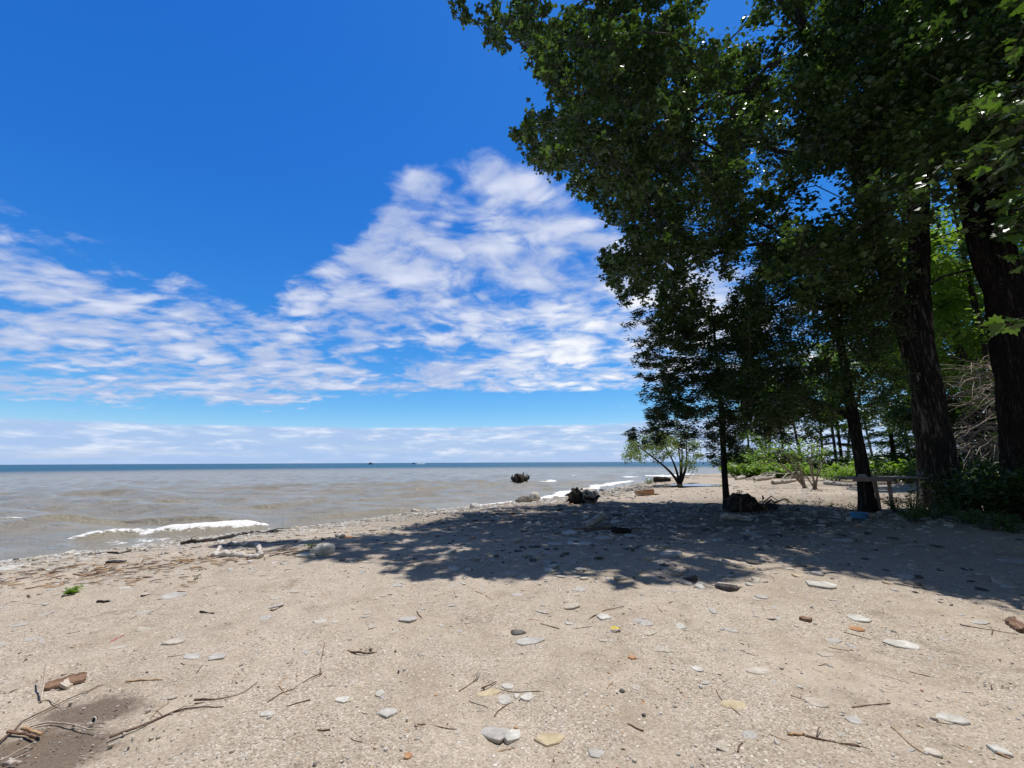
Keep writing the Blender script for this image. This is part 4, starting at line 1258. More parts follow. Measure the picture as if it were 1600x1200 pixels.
# stones one can point at: px, py, length px, depth m, thickness, colour, label
named = [
    (858, 1157, 54, .095, .035, 'yellow', 'yellow oblong flat stone lying nearest to the camera', 6, .12),
    (772, 1147, 46, .12, .03, 'grey', 'broken grey slate slab left of the yellow oblong stone', 8, .22),
    (800, 1152, 30, .09, .05, 'white', 'pale chipped piece resting on the broken grey slab', 7, .25),
    (764, 1084, 38, .09, .02, 'yellow', 'cream flat stone, left of the five laid close together', 9, .18),
    (793, 1073, 22, .07, .025, 'white', 'white stone at the back of the five laid close together', 7, .22),
    (788, 1094, 26, .11, .025, 'white', 'widest white stone, front of the five laid close together', 9, .2),
    (807, 1088, 12, .07, .02, 'white', 'smallest white sliver among the five laid close together', 6, .25),
    (824, 1090, 22, .10, .02, 'white', 'white triangular stone, right of the five laid close together', 6, .25),
    (827, 1003, 44, .17, .03, 'grey', 'large pale triangular slab just below a black stone', 7, .25),
    (810, 990, 24, .10, .05, 'dark', 'black angular stone behind the large pale triangular slab', 7, .25),
    (943, 964, 26, .14, .03, 'white', 'bright white flat stone under the end of a curved stick', 8, .2),
    (988, 1028, 14, .06, .03, 'orange', 'small ochre yellow pebble on the open sand', 9, .15),
    (1412, 1007, 46, .16, .03, 'white', 'brilliant white ragged stone on the right part of the sand', 8, .25),
    (1275, 1098, 36, .10, .025, 'tan', 'long pale oval stone set aslant in the sand', 9, .12),
    (1184, 1048, 38, .13, .02, 'tan', 'wide dull tan slab sunk level in the sand', 8, .15),
    (1145, 1101, 42, .10, .018, 'yellow', 'sandy yellow flat stone half covered by sand', 9, .2),
    (1090, 1046, 18, .08, .025, 'white', 'single white rounded stone right of the ochre pebble', 9, .15),
    (1340, 966, 32, .18, .03, 'white', 'pair topping pale flat stone above an ochre stone', 8, .2),
    (1338, 983, 22, .11, .03, 'orange', 'ochre flat stone below the pale flat stone', 9, .18),
    (1285, 914, 50, .30, .05, 'white', 'broad pale slab lying at the very edge of the tree shade', 8, .2),
    (1048, 867, 44, .45, .09, 'grey', 'big pale slab caught by a sun fleck in the shade', 7, .22),
    (1490, 1124, 44, .10, .03, 'white', 'pale long stone with a dark sliver on top', 8, .22),
    (1562, 1174, 24, .09, .04, 'white', 'pale stone beside an orange splinter at the lower right', 8, .2),
    (1458, 1178, 22, .07, .04, 'tan', 'tan flat stone with a dark underside near the bottom right', 8, .2),
    (1265, 1158, 0, 0, 0, '', '', 0, 0),
    (1335, 1126, 24, .08, .015, 'grey', 'bluish flat fragment on the gritty sand', 9, .15),
    (300, 1026, 30, .13, .025, 'grey', 'left stone of two pale ones side by side in the left sand', 7, .18),
    (340, 1026, 28, .12, .025, 'grey', 'right stone of two pale ones side by side in the left sand', 7, .18),
    (272, 1004, 32, .15, .04, 'tan', 'curved tan stone with raised edge in the left sand', 8, .22),
    (270, 931, 36, .28, .04, 'grey', 'wide pale grey slab in the sand right of the green clump', 8, .2),
    (184, 1012, 28, .10, .02, 'tan', 'thin tan slab near the red thread', 7, .2),
    (606, 1115, 30, .09, .03, 'grey', 'grey pointed stone left of the broken grey slab', 7, .22),
    (535, 1094, 20, .07, .025, 'white', 'white chipped stone on bare sand below the fallen sticks', 7, .22),
    (637, 1183, 14, .05, .03, 'orange', 'small rust orange stone at the bottom edge', 8, .15),
    (932, 1178, 30, .08, .02, 'grey', 'dull grey tile shaped stone at the bottom edge', 5, .1),
    (505, 865, 32, .35, .22, 'white', 'white knobbly rock at the tip of the tree shade', 8, .28),
    (479, 868, 36, .30, .08, 'white', 'low pale rock just left of the white knobbly rock', 8, .2),
    (892, 834, 26, .45, .10, 'white', 'pale slab at the left of the stones round the old fireplace', 7, .22),
    (945, 842, 34, .4, .08, 'grey', 'flat slab in front of the old fireplace in the shade', 7, .22),
    (985, 838, 30, .4, .07, 'tan', 'tan slab right of the old fireplace in the shade', 7, .22),
    (905, 850, 50, .45, .06, 'white', 'long light slab below the pale log in the shade', 8, .22),
    (868, 851, 26, .35, .06, 'grey', 'bluish slab left of the long light slab in the shade', 7, .2),
    (1320, 845, 30, .35, .06, 'grey', 'pale slab on the shaded ground below the blue tub', 8, .22),
    (1586, 877, 38, .30, .05, 'grey', 'bluish grey slab in the shade at the right edge', 8, .2),
    (1163, 812, 30, .5, .10, 'grey', 'low grey slab in front of the pale grey log', 8, .2),
]
used_px = []
for n_, (px, py, wpx, dm, th, col, lab, k, ang) in enumerate(named):
    if not lab: continue
    p = G(px, py); z = project(p)[2][0]
    L = wpx / F * z
    th *= (.62 if th < .12 else 1.0); p[2] += th * .03
    add_stone('flat_stone' if th < .12 else 'rock', p, L, max(dm, L * .38), th, col, rng.uniform(-.25, .25), lab, 'stone' if th < .12 else 'rock', None, 100 + n_, ang=ang, k=k)
    used_px.append((px, py))

# scattered flat stones
N = 8200
xs = rng.uniform(-10, 13, N); ys = rng.uniform(1.9, 21, N) ** 1.0
dsh, _ = seg_dist(np.column_stack([xs, ys]), SH)
shing = np.exp(-((dsh - 2.0) / 2.2) ** 2)
shadez = np.exp(-(((xs - 2) / 4.5) ** 2 + ((ys - 10.5) / 3.4) ** 2))
lowd = .60 + .40 * np.maximum(shing, shadez)
lowd = lowd * (1 - .75 * sstep(.1, .4, -fbm(xs * .35, ys * .35, 44, 2)))
ok = (dsh > .05) & (rng.uniform(0, 1, N) < lowd)
xs, ys, dsh, shing, shadez = xs[ok], ys[ok], dsh[ok], shing[ok], shadez[ok]
Ls = np.clip(np.exp(rng.normal(math.log(.062), .55, len(xs))), .025, .34) * (1 + .4 * shadez + .4 * shing)
Ls = np.minimum(Ls, .046 * np.hypot(xs, ys))
P = np.column_stack([xs, ys, ground_z(xs, ys)])
px, py, zz = project(P)
inv = (px > -10) & (px < 1610) & (py < 1215)
clash = np.zeros(len(P), bool)
for (a, b_) in used_px: clash |= (np.abs(px - a) < 34) & (np.abs(py - b_) < 12 * np.clip((py - 722) / 250, .35, 1.5))
clash |= (px < 240) & (py > 1075)
P, Ls, dsh, shadez, shing, px, py, zz = [a[~clash] for a in (P, Ls, dsh, shadez, shing, px, py, zz)]
inv = inv[~clash]
big = Ls ** 2 / zz ** 3 * inv
order = np.argsort(-big)
colr = rng.uniform(0, 1, len(P)); cols = np.where(colr < .36, 0, np.where(colr < .74, 1, np.where(colr < .87, 2, np.where(colr < .935, 3, np.where(colr < .965, 4, 5)))))
cols = np.where((cols >= 3) & (Ls / zz > .013), rng.integers(0, 2, len(cols)), cols)
cn = ['grey', 'tan', 'white', 'yellow', 'orange', 'dark']
protos = {}
shp = np.array([[c_[0], c_[1]] for c_ in SH_A])
inshade = inpoly(P[:, 0], P[:, 1], SH_A)
for c_ in range(6):
    for q in range(7):
        V, F4, F3 = stone_mesh(1, rng.uniform(.45, .85), rng.uniform(.07, .13), 1000 + c_ * 20 + q, int(rng.integers(6, 11)), rng.uniform(.12, .28))
        o = mesh_np('flat_stone', V, [F4, F3], ST[cn[c_]])
        protos[(c_, q)] = o.data
        bpy.data.objects.remove(o)
cw = ['pale grey', 'dull tan', 'whitish', 'creamy yellow', 'rust orange', 'blackish']
NB = 245
for i in order[:NB]:
    o = bpy.data.objects.new('flat_stone', protos[(int(cols[i]), int(rng.integers(0, 7)))])
    COL.objects.link(o)
    L = Ls[i]; o.scale = (L, L * rng.uniform(.8, 1.1), L * rng.uniform(.7, 1.2))
    o.location = (P[i, 0], P[i, 1], P[i, 2] - .003 * L); o.rotation_euler = (rng.normal(0, .05), rng.normal(0, .05), rng.uniform(0, 6.28))
    where = 'in the dappled tree shade' if inshade[i] else ('on the sunny sand close to the waterline' if dsh[i] < 4 else 'on the open sunny sand, away from the water')
    tag(o, f'small {cw[cols[i]]} flat stone lying loose {where}', 'stone', 'flat stones strewn over the beach')


def scatter_stones(P, L, cols, name, label, flat=.22, sink=.2, mats=None):
    n = len(P); k = 7
    th = np.linspace(0, 2 * PI, k, endpoint=False)[None, :] + rng.uniform(-.3, .3, (n, k)) + rng.uniform(0, 6.28, (n, 1))
    rad = 1 + rng.uniform(-.25, .2, (n, k)); asp = rng.uniform(.5, .95, (n, 1)); rot = rng.uniform(0, 6.28, n)[:, None]
    x = np.cos(th) * rad * L[:, None] / 2; y = np.sin(th) * rad * asp * L[:, None] / 2
    xr = x * np.cos(rot) - y * np.sin(rot); yr = x * np.sin(rot) + y * np.cos(rot)
    T = (L * flat * rng.uniform(.6, 1.4, n))[:, None]
    tx = rng.normal(0, .10, (n, 1)); ty = rng.normal(0, .10, (n, 1))
    def ring(s, zf): return np.stack([xr * s, yr * s, zf * T + tx * xr + ty * yr], -1)
    V = np.concatenate([ring(.9, -.6), ring(1.0, .25), ring(.8, .55), np.stack([0 * T, 0 * T, .6 * T], -1)], 1) + P[:, None, :]
    m_ = 3 * k + 1; base = np.arange(n)[:, None, None] * m_
    j = np.arange(k); jn = (j + 1) % k
    q4 = np.concatenate([np.stack([j, jn, k + jn, k + j], -1), np.stack([k + j, k + jn, 2 * k + jn, 2 * k + j], -1)])
    q3 = np.stack([2 * k + j, 2 * k + jn, np.full(k, 3 * k)], -1)
    F4 = (base + q4[None]).reshape(-1, 4); F3 = (base + q3[None]).reshape(-1, 3)
    mi = np.concatenate([np.repeat(cols, 2 * k), np.repeat(cols, k)])
    o = mesh_np(name, V.reshape(-1, 3), [F4, F3], [ST[c_] for c_ in cn], None, mi, False)
    return tag(o, label, 'stones', None, 'stuff')


rest = order[NB:]
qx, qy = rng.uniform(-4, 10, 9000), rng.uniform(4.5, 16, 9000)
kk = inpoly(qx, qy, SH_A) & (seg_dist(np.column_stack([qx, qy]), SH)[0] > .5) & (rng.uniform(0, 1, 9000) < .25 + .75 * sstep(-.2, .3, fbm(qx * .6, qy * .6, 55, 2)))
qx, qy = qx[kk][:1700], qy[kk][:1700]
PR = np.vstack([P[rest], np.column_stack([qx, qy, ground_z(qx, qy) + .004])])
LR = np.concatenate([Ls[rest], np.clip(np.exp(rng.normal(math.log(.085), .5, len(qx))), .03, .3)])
CR = np.concatenate([cols[rest], rng.choice(6, len(qx), p=[.24, .42, .08, .02, .01, .23])])  # extra dark stones in this zone, painting the tree shade deeper
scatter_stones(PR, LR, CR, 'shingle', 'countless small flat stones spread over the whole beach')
# pebbles of the shingle belt and grit near the camera
N = 26000
s_ = rng.uniform(0, 1, N)
i0 = rng.integers(1, len(SH) - 9, N)
nb = SH[i0] + (SH[i0 + 1] - SH[i0]) * s_[:, None]
tdir = unit(SH[i0 + 1] - SH[i0]); nrm = np.column_stack([tdir[:, 1], -tdir[:, 0]])
q = nb + nrm * (np.abs(rng.normal(.2, 1.5, N)))[:, None]
near = np.hypot(q[:, 0], q[:, 1]) < 42
q = q[near]
Pp_ = np.column_stack([q, ground_z(q[:, 0], q[:, 1])])
lp = np.exp(rng.normal(math.log(.045), .5, len(q))) * np.clip(np.hypot(q[:, 0], q[:, 1]) / 13, .8, 1.7)
c_ = rng.choice(6, len(q), p=[.40, .24, .28, .03, .01, .04])
scatter_stones(Pp_, lp, c_, 'pebbles', 'belt of pale pebbles along the waterline', .35)
N = 22000
yy = 1.7 + 6.0 * rng.uniform(0, 1, N) ** 1.6
xx = rng.uniform(-1.35, 1.35, N) * yy
dn, _ = seg_dist(np.column_stack([xx, yy]), SH)
k_ = dn > .4
k_ &= rng.uniform(0, 1, N) < .35 + .65 * sstep(-.25, .3, fbm(xx * 1.2, yy * 1.2, 77, 3))
xx, yy = xx[k_], yy[k_]
lg = np.exp(rng.normal(math.log(.0085), .5, len(xx)))
scatter_stones(np.column_stack([xx, yy, ground_z(xx, yy) + .001]), lg, rng.choice(6, len(xx), p=[.26, .34, .26, .07, .02, .05]), 'gravel', 'fine gravel mixed in the sand near the camera', .45)

# ------------------------------------------------------------------ sticks
def stick(name, pxs, r0, r1, label, material='stick', lift=0.0, group=None, cat='stick', sides=6, forks=()):
    if cat == 'stick': r0 *= .68; r1 *= .68
    pts = []
    for q_ in pxs:
        a, b_ = q_[:2]; h = q_[2] if len(q_) > 2 else 0.0
        p = G(a, b_); p[2] += h + r0 * .5 + lift; pts.append(p)
    pts = np.array(pts)
    L = np.concatenate([[0], np.cumsum(np.linalg.norm(np.diff(pts, axis=0), axis=1))])
    n = max(6, int(L[-1] / .05)); n = min(n, 40)
    u = np.linspace(0, L[-1], n)
    Q = np.column_stack([np.interp(u, L, pts[:, k]) for k in range(3)])
    Q[1:-1] = .5 * Q[1:-1] + .25 * (Q[:-2] + Q[2:])
    Q += rng.standard_normal(Q.shape) * r0 * .35
    mb = MB(); mb.tube(Q, np.linspace(r0, r1, n), sides, jit=.10)
    for (f, dx, dy, ln) in forks:
        b0 = Q[int(f * (n - 1))]
        mb.tube([b0, b0 + np.array([dx, dy, .25]) * ln * .5, b0 + np.array([dx, dy, .1]) * ln], [r1 * 1.2, r1, r1 * .4], 5)
    o = mb.build(name, W[material], None, True, origin=Q[n // 2].copy())
    return tag(o, label, cat, group)


stick('driftwood_branch', [(283, 851), (320, 848), (355, 843), (380, 836), (400, 833), (420, 834), (436, 832)], .05, .012, 'long dark branch lying along the waterline', 'black', cat='branch', forks=[(.8, 1.0, .6, .6), (.9, 1, -.3, .5)])
stick('driftwood_branch', [(338, 862), (341, 852), (385, 850), (430, 848), (470, 845)], .012, .006, 'thin bent dark rod lying over the pale half buried frame', 'black', cat='branch')
stick('driftwood_branch', [(420, 870), (460, 862), (500, 858), (540, 857)], .012, .006, 'thin dark branch running into the tip of the shade', 'black', cat='branch')
stick('stick', [(304, 1093), (335, 1094), (375, 1087), (402, 1067)], .0085, .004, 'longest curved dark stick on the left sand', 'stick')
stick('stick', [(170, 1154), (215, 1138), (255, 1120), (275, 1110), (300, 1106), (350, 1105)], .010, .003, 'long rough root-like stick running down to the muddy hollow', 'stick', forks=[(.5, .6, .2, .16), (.45, -.6, .2, .15), (.6, .2, -.7, .1)])
stick('stick', [(500, 1055), (502, 1030), (508, 1003)], .006, .003, 'thin stick pointing away from the camera', 'stick')
stick('stick', [(541, 1018), (560, 1020), (594, 1022)], .013, .008, 'short thick dark stick in the middle of the sand', 'stick')
stick('stick', [(418, 1098), (440, 1082), (470, 1074), (525, 1072)], .005, .002, 'thin wiry twig right of the longest curved stick', 'stick')
stick('stick', [(436, 1072), (448, 1086)], .007, .005, 'short pale splinter across the wiry twig', 'fresh')
stick('stick', [(717, 1081), (735, 1070), (749, 1056)], .006, .004, 'red brown stick left of the five white stones', 'stick')
stick('stick', [(752, 1079), (776, 1069)], .008, .005, 'short red brown stick lying behind the cream flat stone', 'stick', lift=.01)
stick('stick', [(772, 1175), (795, 1171), (822, 1166)], .005, .004, 'straight orange twig in front of the broken grey slab', 'fresh')
stick('stick', [(922, 967), (945, 954), (975, 948)], .009, .005, 'curved stick touching the bright white flat stone', 'stick')
stick('stick', [(895, 983), (925, 979)], .007, .004, 'pale twig left of the pale flat stones', 'palestick')
stick('stick', [(845, 975), (874, 983)], .007, .005, 'brown twig behind the large pale triangular slab', 'stick')
stick('stick', [(826, 968), (850, 971)], .007, .005, 'orange splinter far behind the large pale slab', 'fresh')
stick('stick', [(1396, 912), (1440, 920), (1470, 926), (1500, 933)], .018, .010, 'bleached pale stick lying in the tree shade', 'palestick')
stick('stick', [(1258, 1150), (1290, 1158), (1330, 1166), (1345, 1168)], .009, .004, 'forked dark twig at the lower right', 'stick', forks=[(.35, .5, .45, .16), (.75, .8, -.5, .14)])
stick('stick', [(1231, 1149), (1256, 1148)], .010, .008, 'pale stripped twig end beside the forked dark twig', 'fresh')
stick('stick', [(1331, 1106), (1360, 1102), (1392, 1099)], .006, .003, 'slim brown twig with small knots on the right sand', 'stick')
stick('stick', [(1500, 977), (1545, 984), (1592, 992)], .008, .004, 'thin twig leading to the wood chunk at the right edge', 'stick')
stick('stick', [(1558, 1178), (1580, 1186)], .010, .007, 'orange splinter touching a pale stone at the lower right', 'fresh')
stick('stick', [(1420, 1050), (1455, 1058)], .006, .003, 'fine twig left of a small tan stone', 'stick')
stick('stick', [(34, 1128), (70, 1112), (110, 1090), (150, 1076), (160, 1070)], .006, .003, 'long thin twig of the pile above the muddy hollow', 'stick')
stick('stick', [(64, 1098, .0), (65, 1085, .05), (66, 1068, .12)], .008, .006, 'upright stub of pale twig at the pile on the left', 'palestick')
stick('stick', [(60, 1098), (75, 1090), (82, 1100), (98, 1102)], .006, .003, 'crooked pale twig of the pile on the left', 'palestick')
stick('stick', [(36, 1140), (70, 1127), (100, 1130), (150, 1142)], .008, .004, 'smooth arched twig crossing the muddy hollow', 'palestick')
stick('stick', [(0, 1160), (20, 1142), (35, 1128)], .008, .005, 'thick twig rising from the lower left corner', 'stick')
stick('stick', [(36, 1140), (66, 1149)], .014, .011, 'short cut piece of tan stick at the lower left', 'fresh')
stick('stick', [(12, 1145), (40, 1147), (54, 1153)], .012, .008, 'peeled bark strip under the cut tan stick', 'brown')
stick('stick', [(0, 1190), (22, 1178), (36, 1168), (44, 1170)], .006, .004, 'pale crooked twig in the lower left corner', 'palestick', forks=[(.8, .2, .9, .05), (.8, .7, -.1, .05)])
stick('stick', [(20, 1197), (5, 1192), (30, 1195)], .016, .014, 'pale stub of wood at the bottom left edge', 'palestick')
stick('stick', [(196, 1065), (226, 1062), (254, 1062)], .007, .005, 'orange split twig above the longest curved stick', 'fresh')
stick('stick', [(312, 957), (335, 959)], .014, .012, 'short black stub of wood on the left sand', 'black')
stick('stick', [(152, 941), (172, 941)], .02, .016, 'dark chip of bark right below the green clump', 'black')
stick('stick', [(1036, 1000), (1050, 990), (1062, 996)], .006, .004, 'pale bent twig right of the yellow flower', 'palestick')
stick('twig_in_water', [(441, 824, -.1), (441, 824, .42)], .005, .003, 'thin twig standing upright in the shallow water', 'black')
stick('driftwood_branch', [(213, 834, .05), (219, 838, .0), (226, 839, .02)], .022, .012, 'small black stick floating in front of the breaking wave', 'black', cat='branch')
stick('driftwood_branch', [(148, 868), (170, 864), (185, 866), (205, 862), (230, 861)], .022, .010, 'black broken twig on the wet sand at the water edge', 'black', cat='branch')

# loose twigs, one object each
NS = 84
cnt = 0
while cnt < NS:
    a, b_ = rng.uniform(5, 1595), 790 + 405 * rng.uniform(0, 1) ** .8
    p = G(a, b_)
    d_, _ = seg_dist(p[None, :2], SH)
    if d_[0] < .6: continue
    L = np.clip(np.exp(rng.normal(math.log(.085), .5)), .035, .25) * (1.0 + .06 * p[1]); an = rng.uniform(0, 6.28)
    tt = np.linspace(-.5, .5, 7)
    cx, cy = p[0] + np.cos(an) * L * tt, p[1] + np.sin(an) * L * tt
    off = .06 * L * np.sin(tt * 4 + rng.uniform(0, 6))
    cx, cy = cx - np.sin(an) * off, cy + np.cos(an) * off
    r0 = rng.uniform(.0016, .0042) * (1 + .06 * p[1])
    Q = np.column_stack([cx, cy, ground_z(cx, cy) + r0 * .9])
    mb = MB(); mb.tube(Q, np.linspace(r0, r0 * .5, 7), 5, jit=.12)
    wk = rng.choice(['stick', 'stick', 'brown', 'fresh', 'palestick'])
    o = mb.build('twig', W[wk], None, True, origin=p)
    adj = {'stick': 'dark brown', 'brown': 'reddish brown', 'fresh': 'orange', 'palestick': 'bleached'}[wk]
    sh_ = inpoly(p[None, 0], p[None, 1], SH_A)[0]
    tag(o, f'small loose {adj} twig on the {"shaded ground under the trees" if sh_ else "sunny sand"}', 'twig', 'loose twigs strewn over the beach')
    cnt += 1
# mat of driftwood litter left by the waves
mb = MB()
for k in range(380):
    u = rng.uniform(0, 1)
    if rng.uniform() < .55:
        a = 150 + 330 * u; b_ = 893 - 32 * u + rng.normal(0, 5.5)
    else:
        a = -10 + 330 * u; b_ = 905 - 20 * u + rng.normal(0, 13)
    p = G(a, b_)
    L = rng.uniform(.04, .17); an = rng.normal(.45, .6)
    dv = np.array([math.cos(an), math.sin(an), 0]) * L / 2
    r0 = rng.uniform(.003, .008)
    p[2] += r0 + rng.uniform(0, .012)
    mb.tube([p - dv, p + [0, 0, rng.uniform(-.004, .006)], p + dv], [r0, r0, r0 * .6], 4, int(rng.integers(0, 4)))
o = mb.build('driftwood_litter', [W['stick'], W['brown'], W['fresh'], W['palestick']])
tag(o, 'litter of small wood splinters washed up along the waterline', 'driftwood litter', kind='stuff')


def plank(name, pxa, pxb, w, th, material, label, cat, lift=0.0, tilt=0.0):
    a, b_ = G(*pxa), G(*pxb)
    c = (a + b_) / 2; d = b_ - a; L = np.hypot(d[0], d[1]); an = math.atan2(d[1], d[0])
    n = 12; mbp = MB(); r_ = np.random.default_rng(int(abs(pxa[0] * 7 + pxb[1])))
    t_ = np.linspace(-.5, .5, n)
    w_ = w / 2 * (1 + .18 * r_.uniform(-1, 1, n)); w_[0] *= .6; w_[-1] *= .75
    zj = .15 * th * r_.uniform(-1, 1, n)
    ring = []
    for sgn, zz_ in ((-1, -th / 2), (1, -th / 2), (1, th / 2), (-1, th / 2)):
        ring.append(np.column_stack([t_ * L, sgn * w_ * (1 if zz_ < 0 else .9), zz_ + zj + tilt * sgn * w_]))
    V = np.stack(ring, 1).reshape(-1, 3)
    i = np.arange(n - 1)[:, None] * 4; j = np.arange(4)[None]; k = (j + 1) % 4
    mbp.add(V, np.stack([i + j, i + k, i + 4 + k, i + 4 + j], -1).reshape(-1, 4))
    mbp.add(V[:4], np.array([[3, 2, 1, 0]])); mbp.add(V[-4:], np.array([[0, 1, 2, 3]]))
    o = mbp.build(name, W[material])
    o.location = Vector(c + np.array([0, 0, th * .45 + lift])); o.rotation_euler = (0, 0, an)
    return tag(o, label, cat)


plank('bark_slab', (68, 1080), (134, 1064), .055, .016, 'brown', 'broken brown slab of bark leaning over the twigs on the left', 'bark', .02, .5)
plank('bark_slab', (98, 1078), (112, 1068), .05, .018, 'palestick', 'small curled bark piece in front of the broken brown slab', 'bark', .01, .6)
plank('bark_slab', (168, 880), (195, 879), .10, .03, 'black', 'flat dark shale plate near the water on the left', 'stone')
plank('bark_slab', (1578, 975), (1600, 990), .07, .05, 'brown', 'split chunk of brown wood at the right edge of the sand', 'wood', .0, .5)
plank('bark_slab', (1250, 968), (1268, 972), .07, .03, 'brown', 'dark curled bark chip among the stones right of centre', 'bark')
plank('driftwood_board', (786, 788), (822, 782), .22, .05, 'brown', 'weathered board lying in front of the half buried stump', 'board', .02)


def lumpy(c, rad, seed, amp=.2, nu=28, nv=18, freq=2.2, zmin=-.5, rot=0.0):
    th = np.linspace(0, 2 * PI, nu, endpoint=False)[None, :]; ph = np.linspace(zmin * PI / 2, PI / 2, nv)[:, None]
    cx = np.cos(th) * np.cos(ph); cy = np.sin(th) * np.cos(ph); cz = np.sin(ph) + 0 * th
    nn = vnoise(cx * freq + cz * 1.3 + 7, cy * freq - cz * .9 + seed, seed) + .55 * vnoise(cx * freq * 2.7 + cz * 3, cy * freq * 2.7 + cz * 2, seed + 3) + .3 * vnoise(cx * freq * 6 + cz * 7, cy * freq * 6 + 5 * cz, seed + 5)
    s = 1 + amp * 2 * nn
    x, y, z = cx * s * rad[0], cy * s * rad[1], cz * s * rad[2]
    cr_, sr_ = math.cos(rot), math.sin(rot)
    V = np.stack([x * cr_ - y * sr_, x * sr_ + y * cr_, z], -1).reshape(-1, 3) + np.array(c)
    i = np.arange(nv - 1)[:, None] * nu; j = np.arange(nu)[None]; k = (j + 1) % nu
    return V, np.stack([i + j, i + k, i + nu + k, i + nu + j], -1).reshape(-1, 4)


# root wad standing in the lake
p = at_plane(812, 754, WZ)
root = empty('driftwood_stump', p, 'black upturned root stump standing out in the lake', 'stump')
mb = MB(); V, Fq = lumpy(p + [0, 0, .05], (.62, .42, .60), 5, .26, 36, 20, 2.6, -.4); mb.add(V, Fq); mb.build('trunk', W['rootdark'], root, True)
for k in range(13):
    a = rng.uniform(0, 6.28); x0 = rng.uniform(-.8, .8)
    b0 = p + [x0, rng.uniform(-.3, .3), rng.uniform(.1, .5)]
    up_ = rng.uniform(.10, .30) * (1 + 1.2 * abs(x0))
    t1 = b0 + [x0 * .06 + rng.normal(0, .10), rng.normal(0, .15), up_ * .6]; t2 = t1 + [rng.normal(0, .12), rng.normal(0, .1), up_ * .5]
    mb = MB(); mb.tube([b0, t1, t2], [.10, .07, .02], 6, jit=.16); mb.build('root', W['rootdark'], root, True)

# bleached log with dark root plate on the beach
p = G(913, 786); YL = p[1]; s_ = YL / F
root = empty('driftwood_log', p, 'bleached stump log with black root end lying at the shade edge', 'log')
mb = MB()
a0 = p + np.array([-.22, -.02, .24]); a1 = p + np.array([.50, .42, .22])
tt = np.linspace(0, 1, 12)[:, None]
rr = np.interp(tt[:, 0], [0, .12, .35, .8, .93, 1], [.26, .27, .26, .25, .23, .12])
mb.tube(a0 + (a1 - a0) * tt, rr, 22, jit=.04); mb.build('log', W['drift'], root, True)
mb = MB(); V, Fq = lumpy(a0 + [-.06, -.10, -.06], (.27, .25, .30), 9, .36, 32, 22, 2.4, -1.0); mb.add(V, Fq); mb.build('root_plate', W['rootdark'], root, True)
for k in range(9):
    a = rng.uniform(0, 6.28); d = np.array([math.cos(a) * .7 - .1, -.35 + .3 * math.sin(a), math.sin(a) * .6])
    b0 = a0 + d * .25; mb = MB(); mb.tube([b0, b0 + d * .22, b0 + d * .36 + [0, 0, -.04]], [.08, .05, .015], 6, jit=.1); mb.build('root', W['rootdark'], root, True)
mb = MB(); b0 = a0 + [.2, -.22, -.02]; mb.tube([b0, b0 + [.3, -.05, -.08], b0 + [.52, .02, .05]], [.07, .055, .05], 7, jit=.1); mb.build('root', W['rootdark'], root, True)

# half buried stump nearer the water
p = G(822, 785)
root = empty('driftwood_stump', p, 'half buried grey brown stump near the foam of the waterline', 'stump')
mb = MB(); V, Fq = lumpy(p + [0, 0, -.02], (.40, .30, .26), 14, .16, 30, 16, 2.0, -.3); mb.add(V, Fq); mb.build('trunk', rough_mat('wet_stump', [(0, (.05, .042, .034)), (.5, (.13, .11, .09)), (1, (.24, .21, .175))], 8, .85, .8, .02, stretch=(3, 1, 1)), root, True)
mb = MB(); mb.tube([p + [.25, .05, .05], p + [.5, .1, .02], p + [.72, .2, -.03]], [.09, .06, .02], 7, jit=.1); mb.build('root', W['brown'], root, True)
p = G(836, 782)
mb = MB(); V, Fq = lumpy(p + [0, .25, .02], (.27, .25, .33), 31, .15, 24, 14, 1.8, -.3); mb.add(V, Fq)
o = mb.build('rock', ST['white'], None, True, origin=p); tag(o, 'white boulder behind the half buried grey brown stump', 'rock')
p = G(941, 767); mb = MB(); V, Fq = lumpy(p, (.2, .15, .13), 33, .15, 18, 12, 1.8, -.3); mb.add(V, Fq); o = mb.build('rock', ST['dark'], None, True, origin=p); tag(o, 'small dark rock at the wet edge above the log', 'rock')

# broken orange crate
p = G(1012, 774)
root = empty('wooden_crate', p, 'broken orange brown wooden box on the bright sand', 'crate')
rz = .12
def cb(name, c, size, tilt=0.0, rot=0.0, m_='rust'):
    mb_ = MB(); mb_.box(p + np.array(c), size, rz + rot, 0, tilt); o_ = mb_.build(name, W[m_], root)
    bv = o_.modifiers.new('bevel', 'BEVEL'); bv.width = .008; bv.segments = 2
    return o_
cb('base_board', (.02, .12, .03), (.80, .34, .03)); cb('front_board', (-.05, -.07, .085), (.66, .025, .12), .09); cb('rear_board', (.0, .31, .12), (.82, .025, .18), -.08)
cb('end_board', (-.41, .10, .11), (.03, .36, .18)); cb('broken_board', (.42, .02, .05), (.34, .12, .025), .12, .3, 'fresh'); cb('broken_board', (-.20, -.15, .09), (.25, .05, .02), -.25, -.3, 'brown')

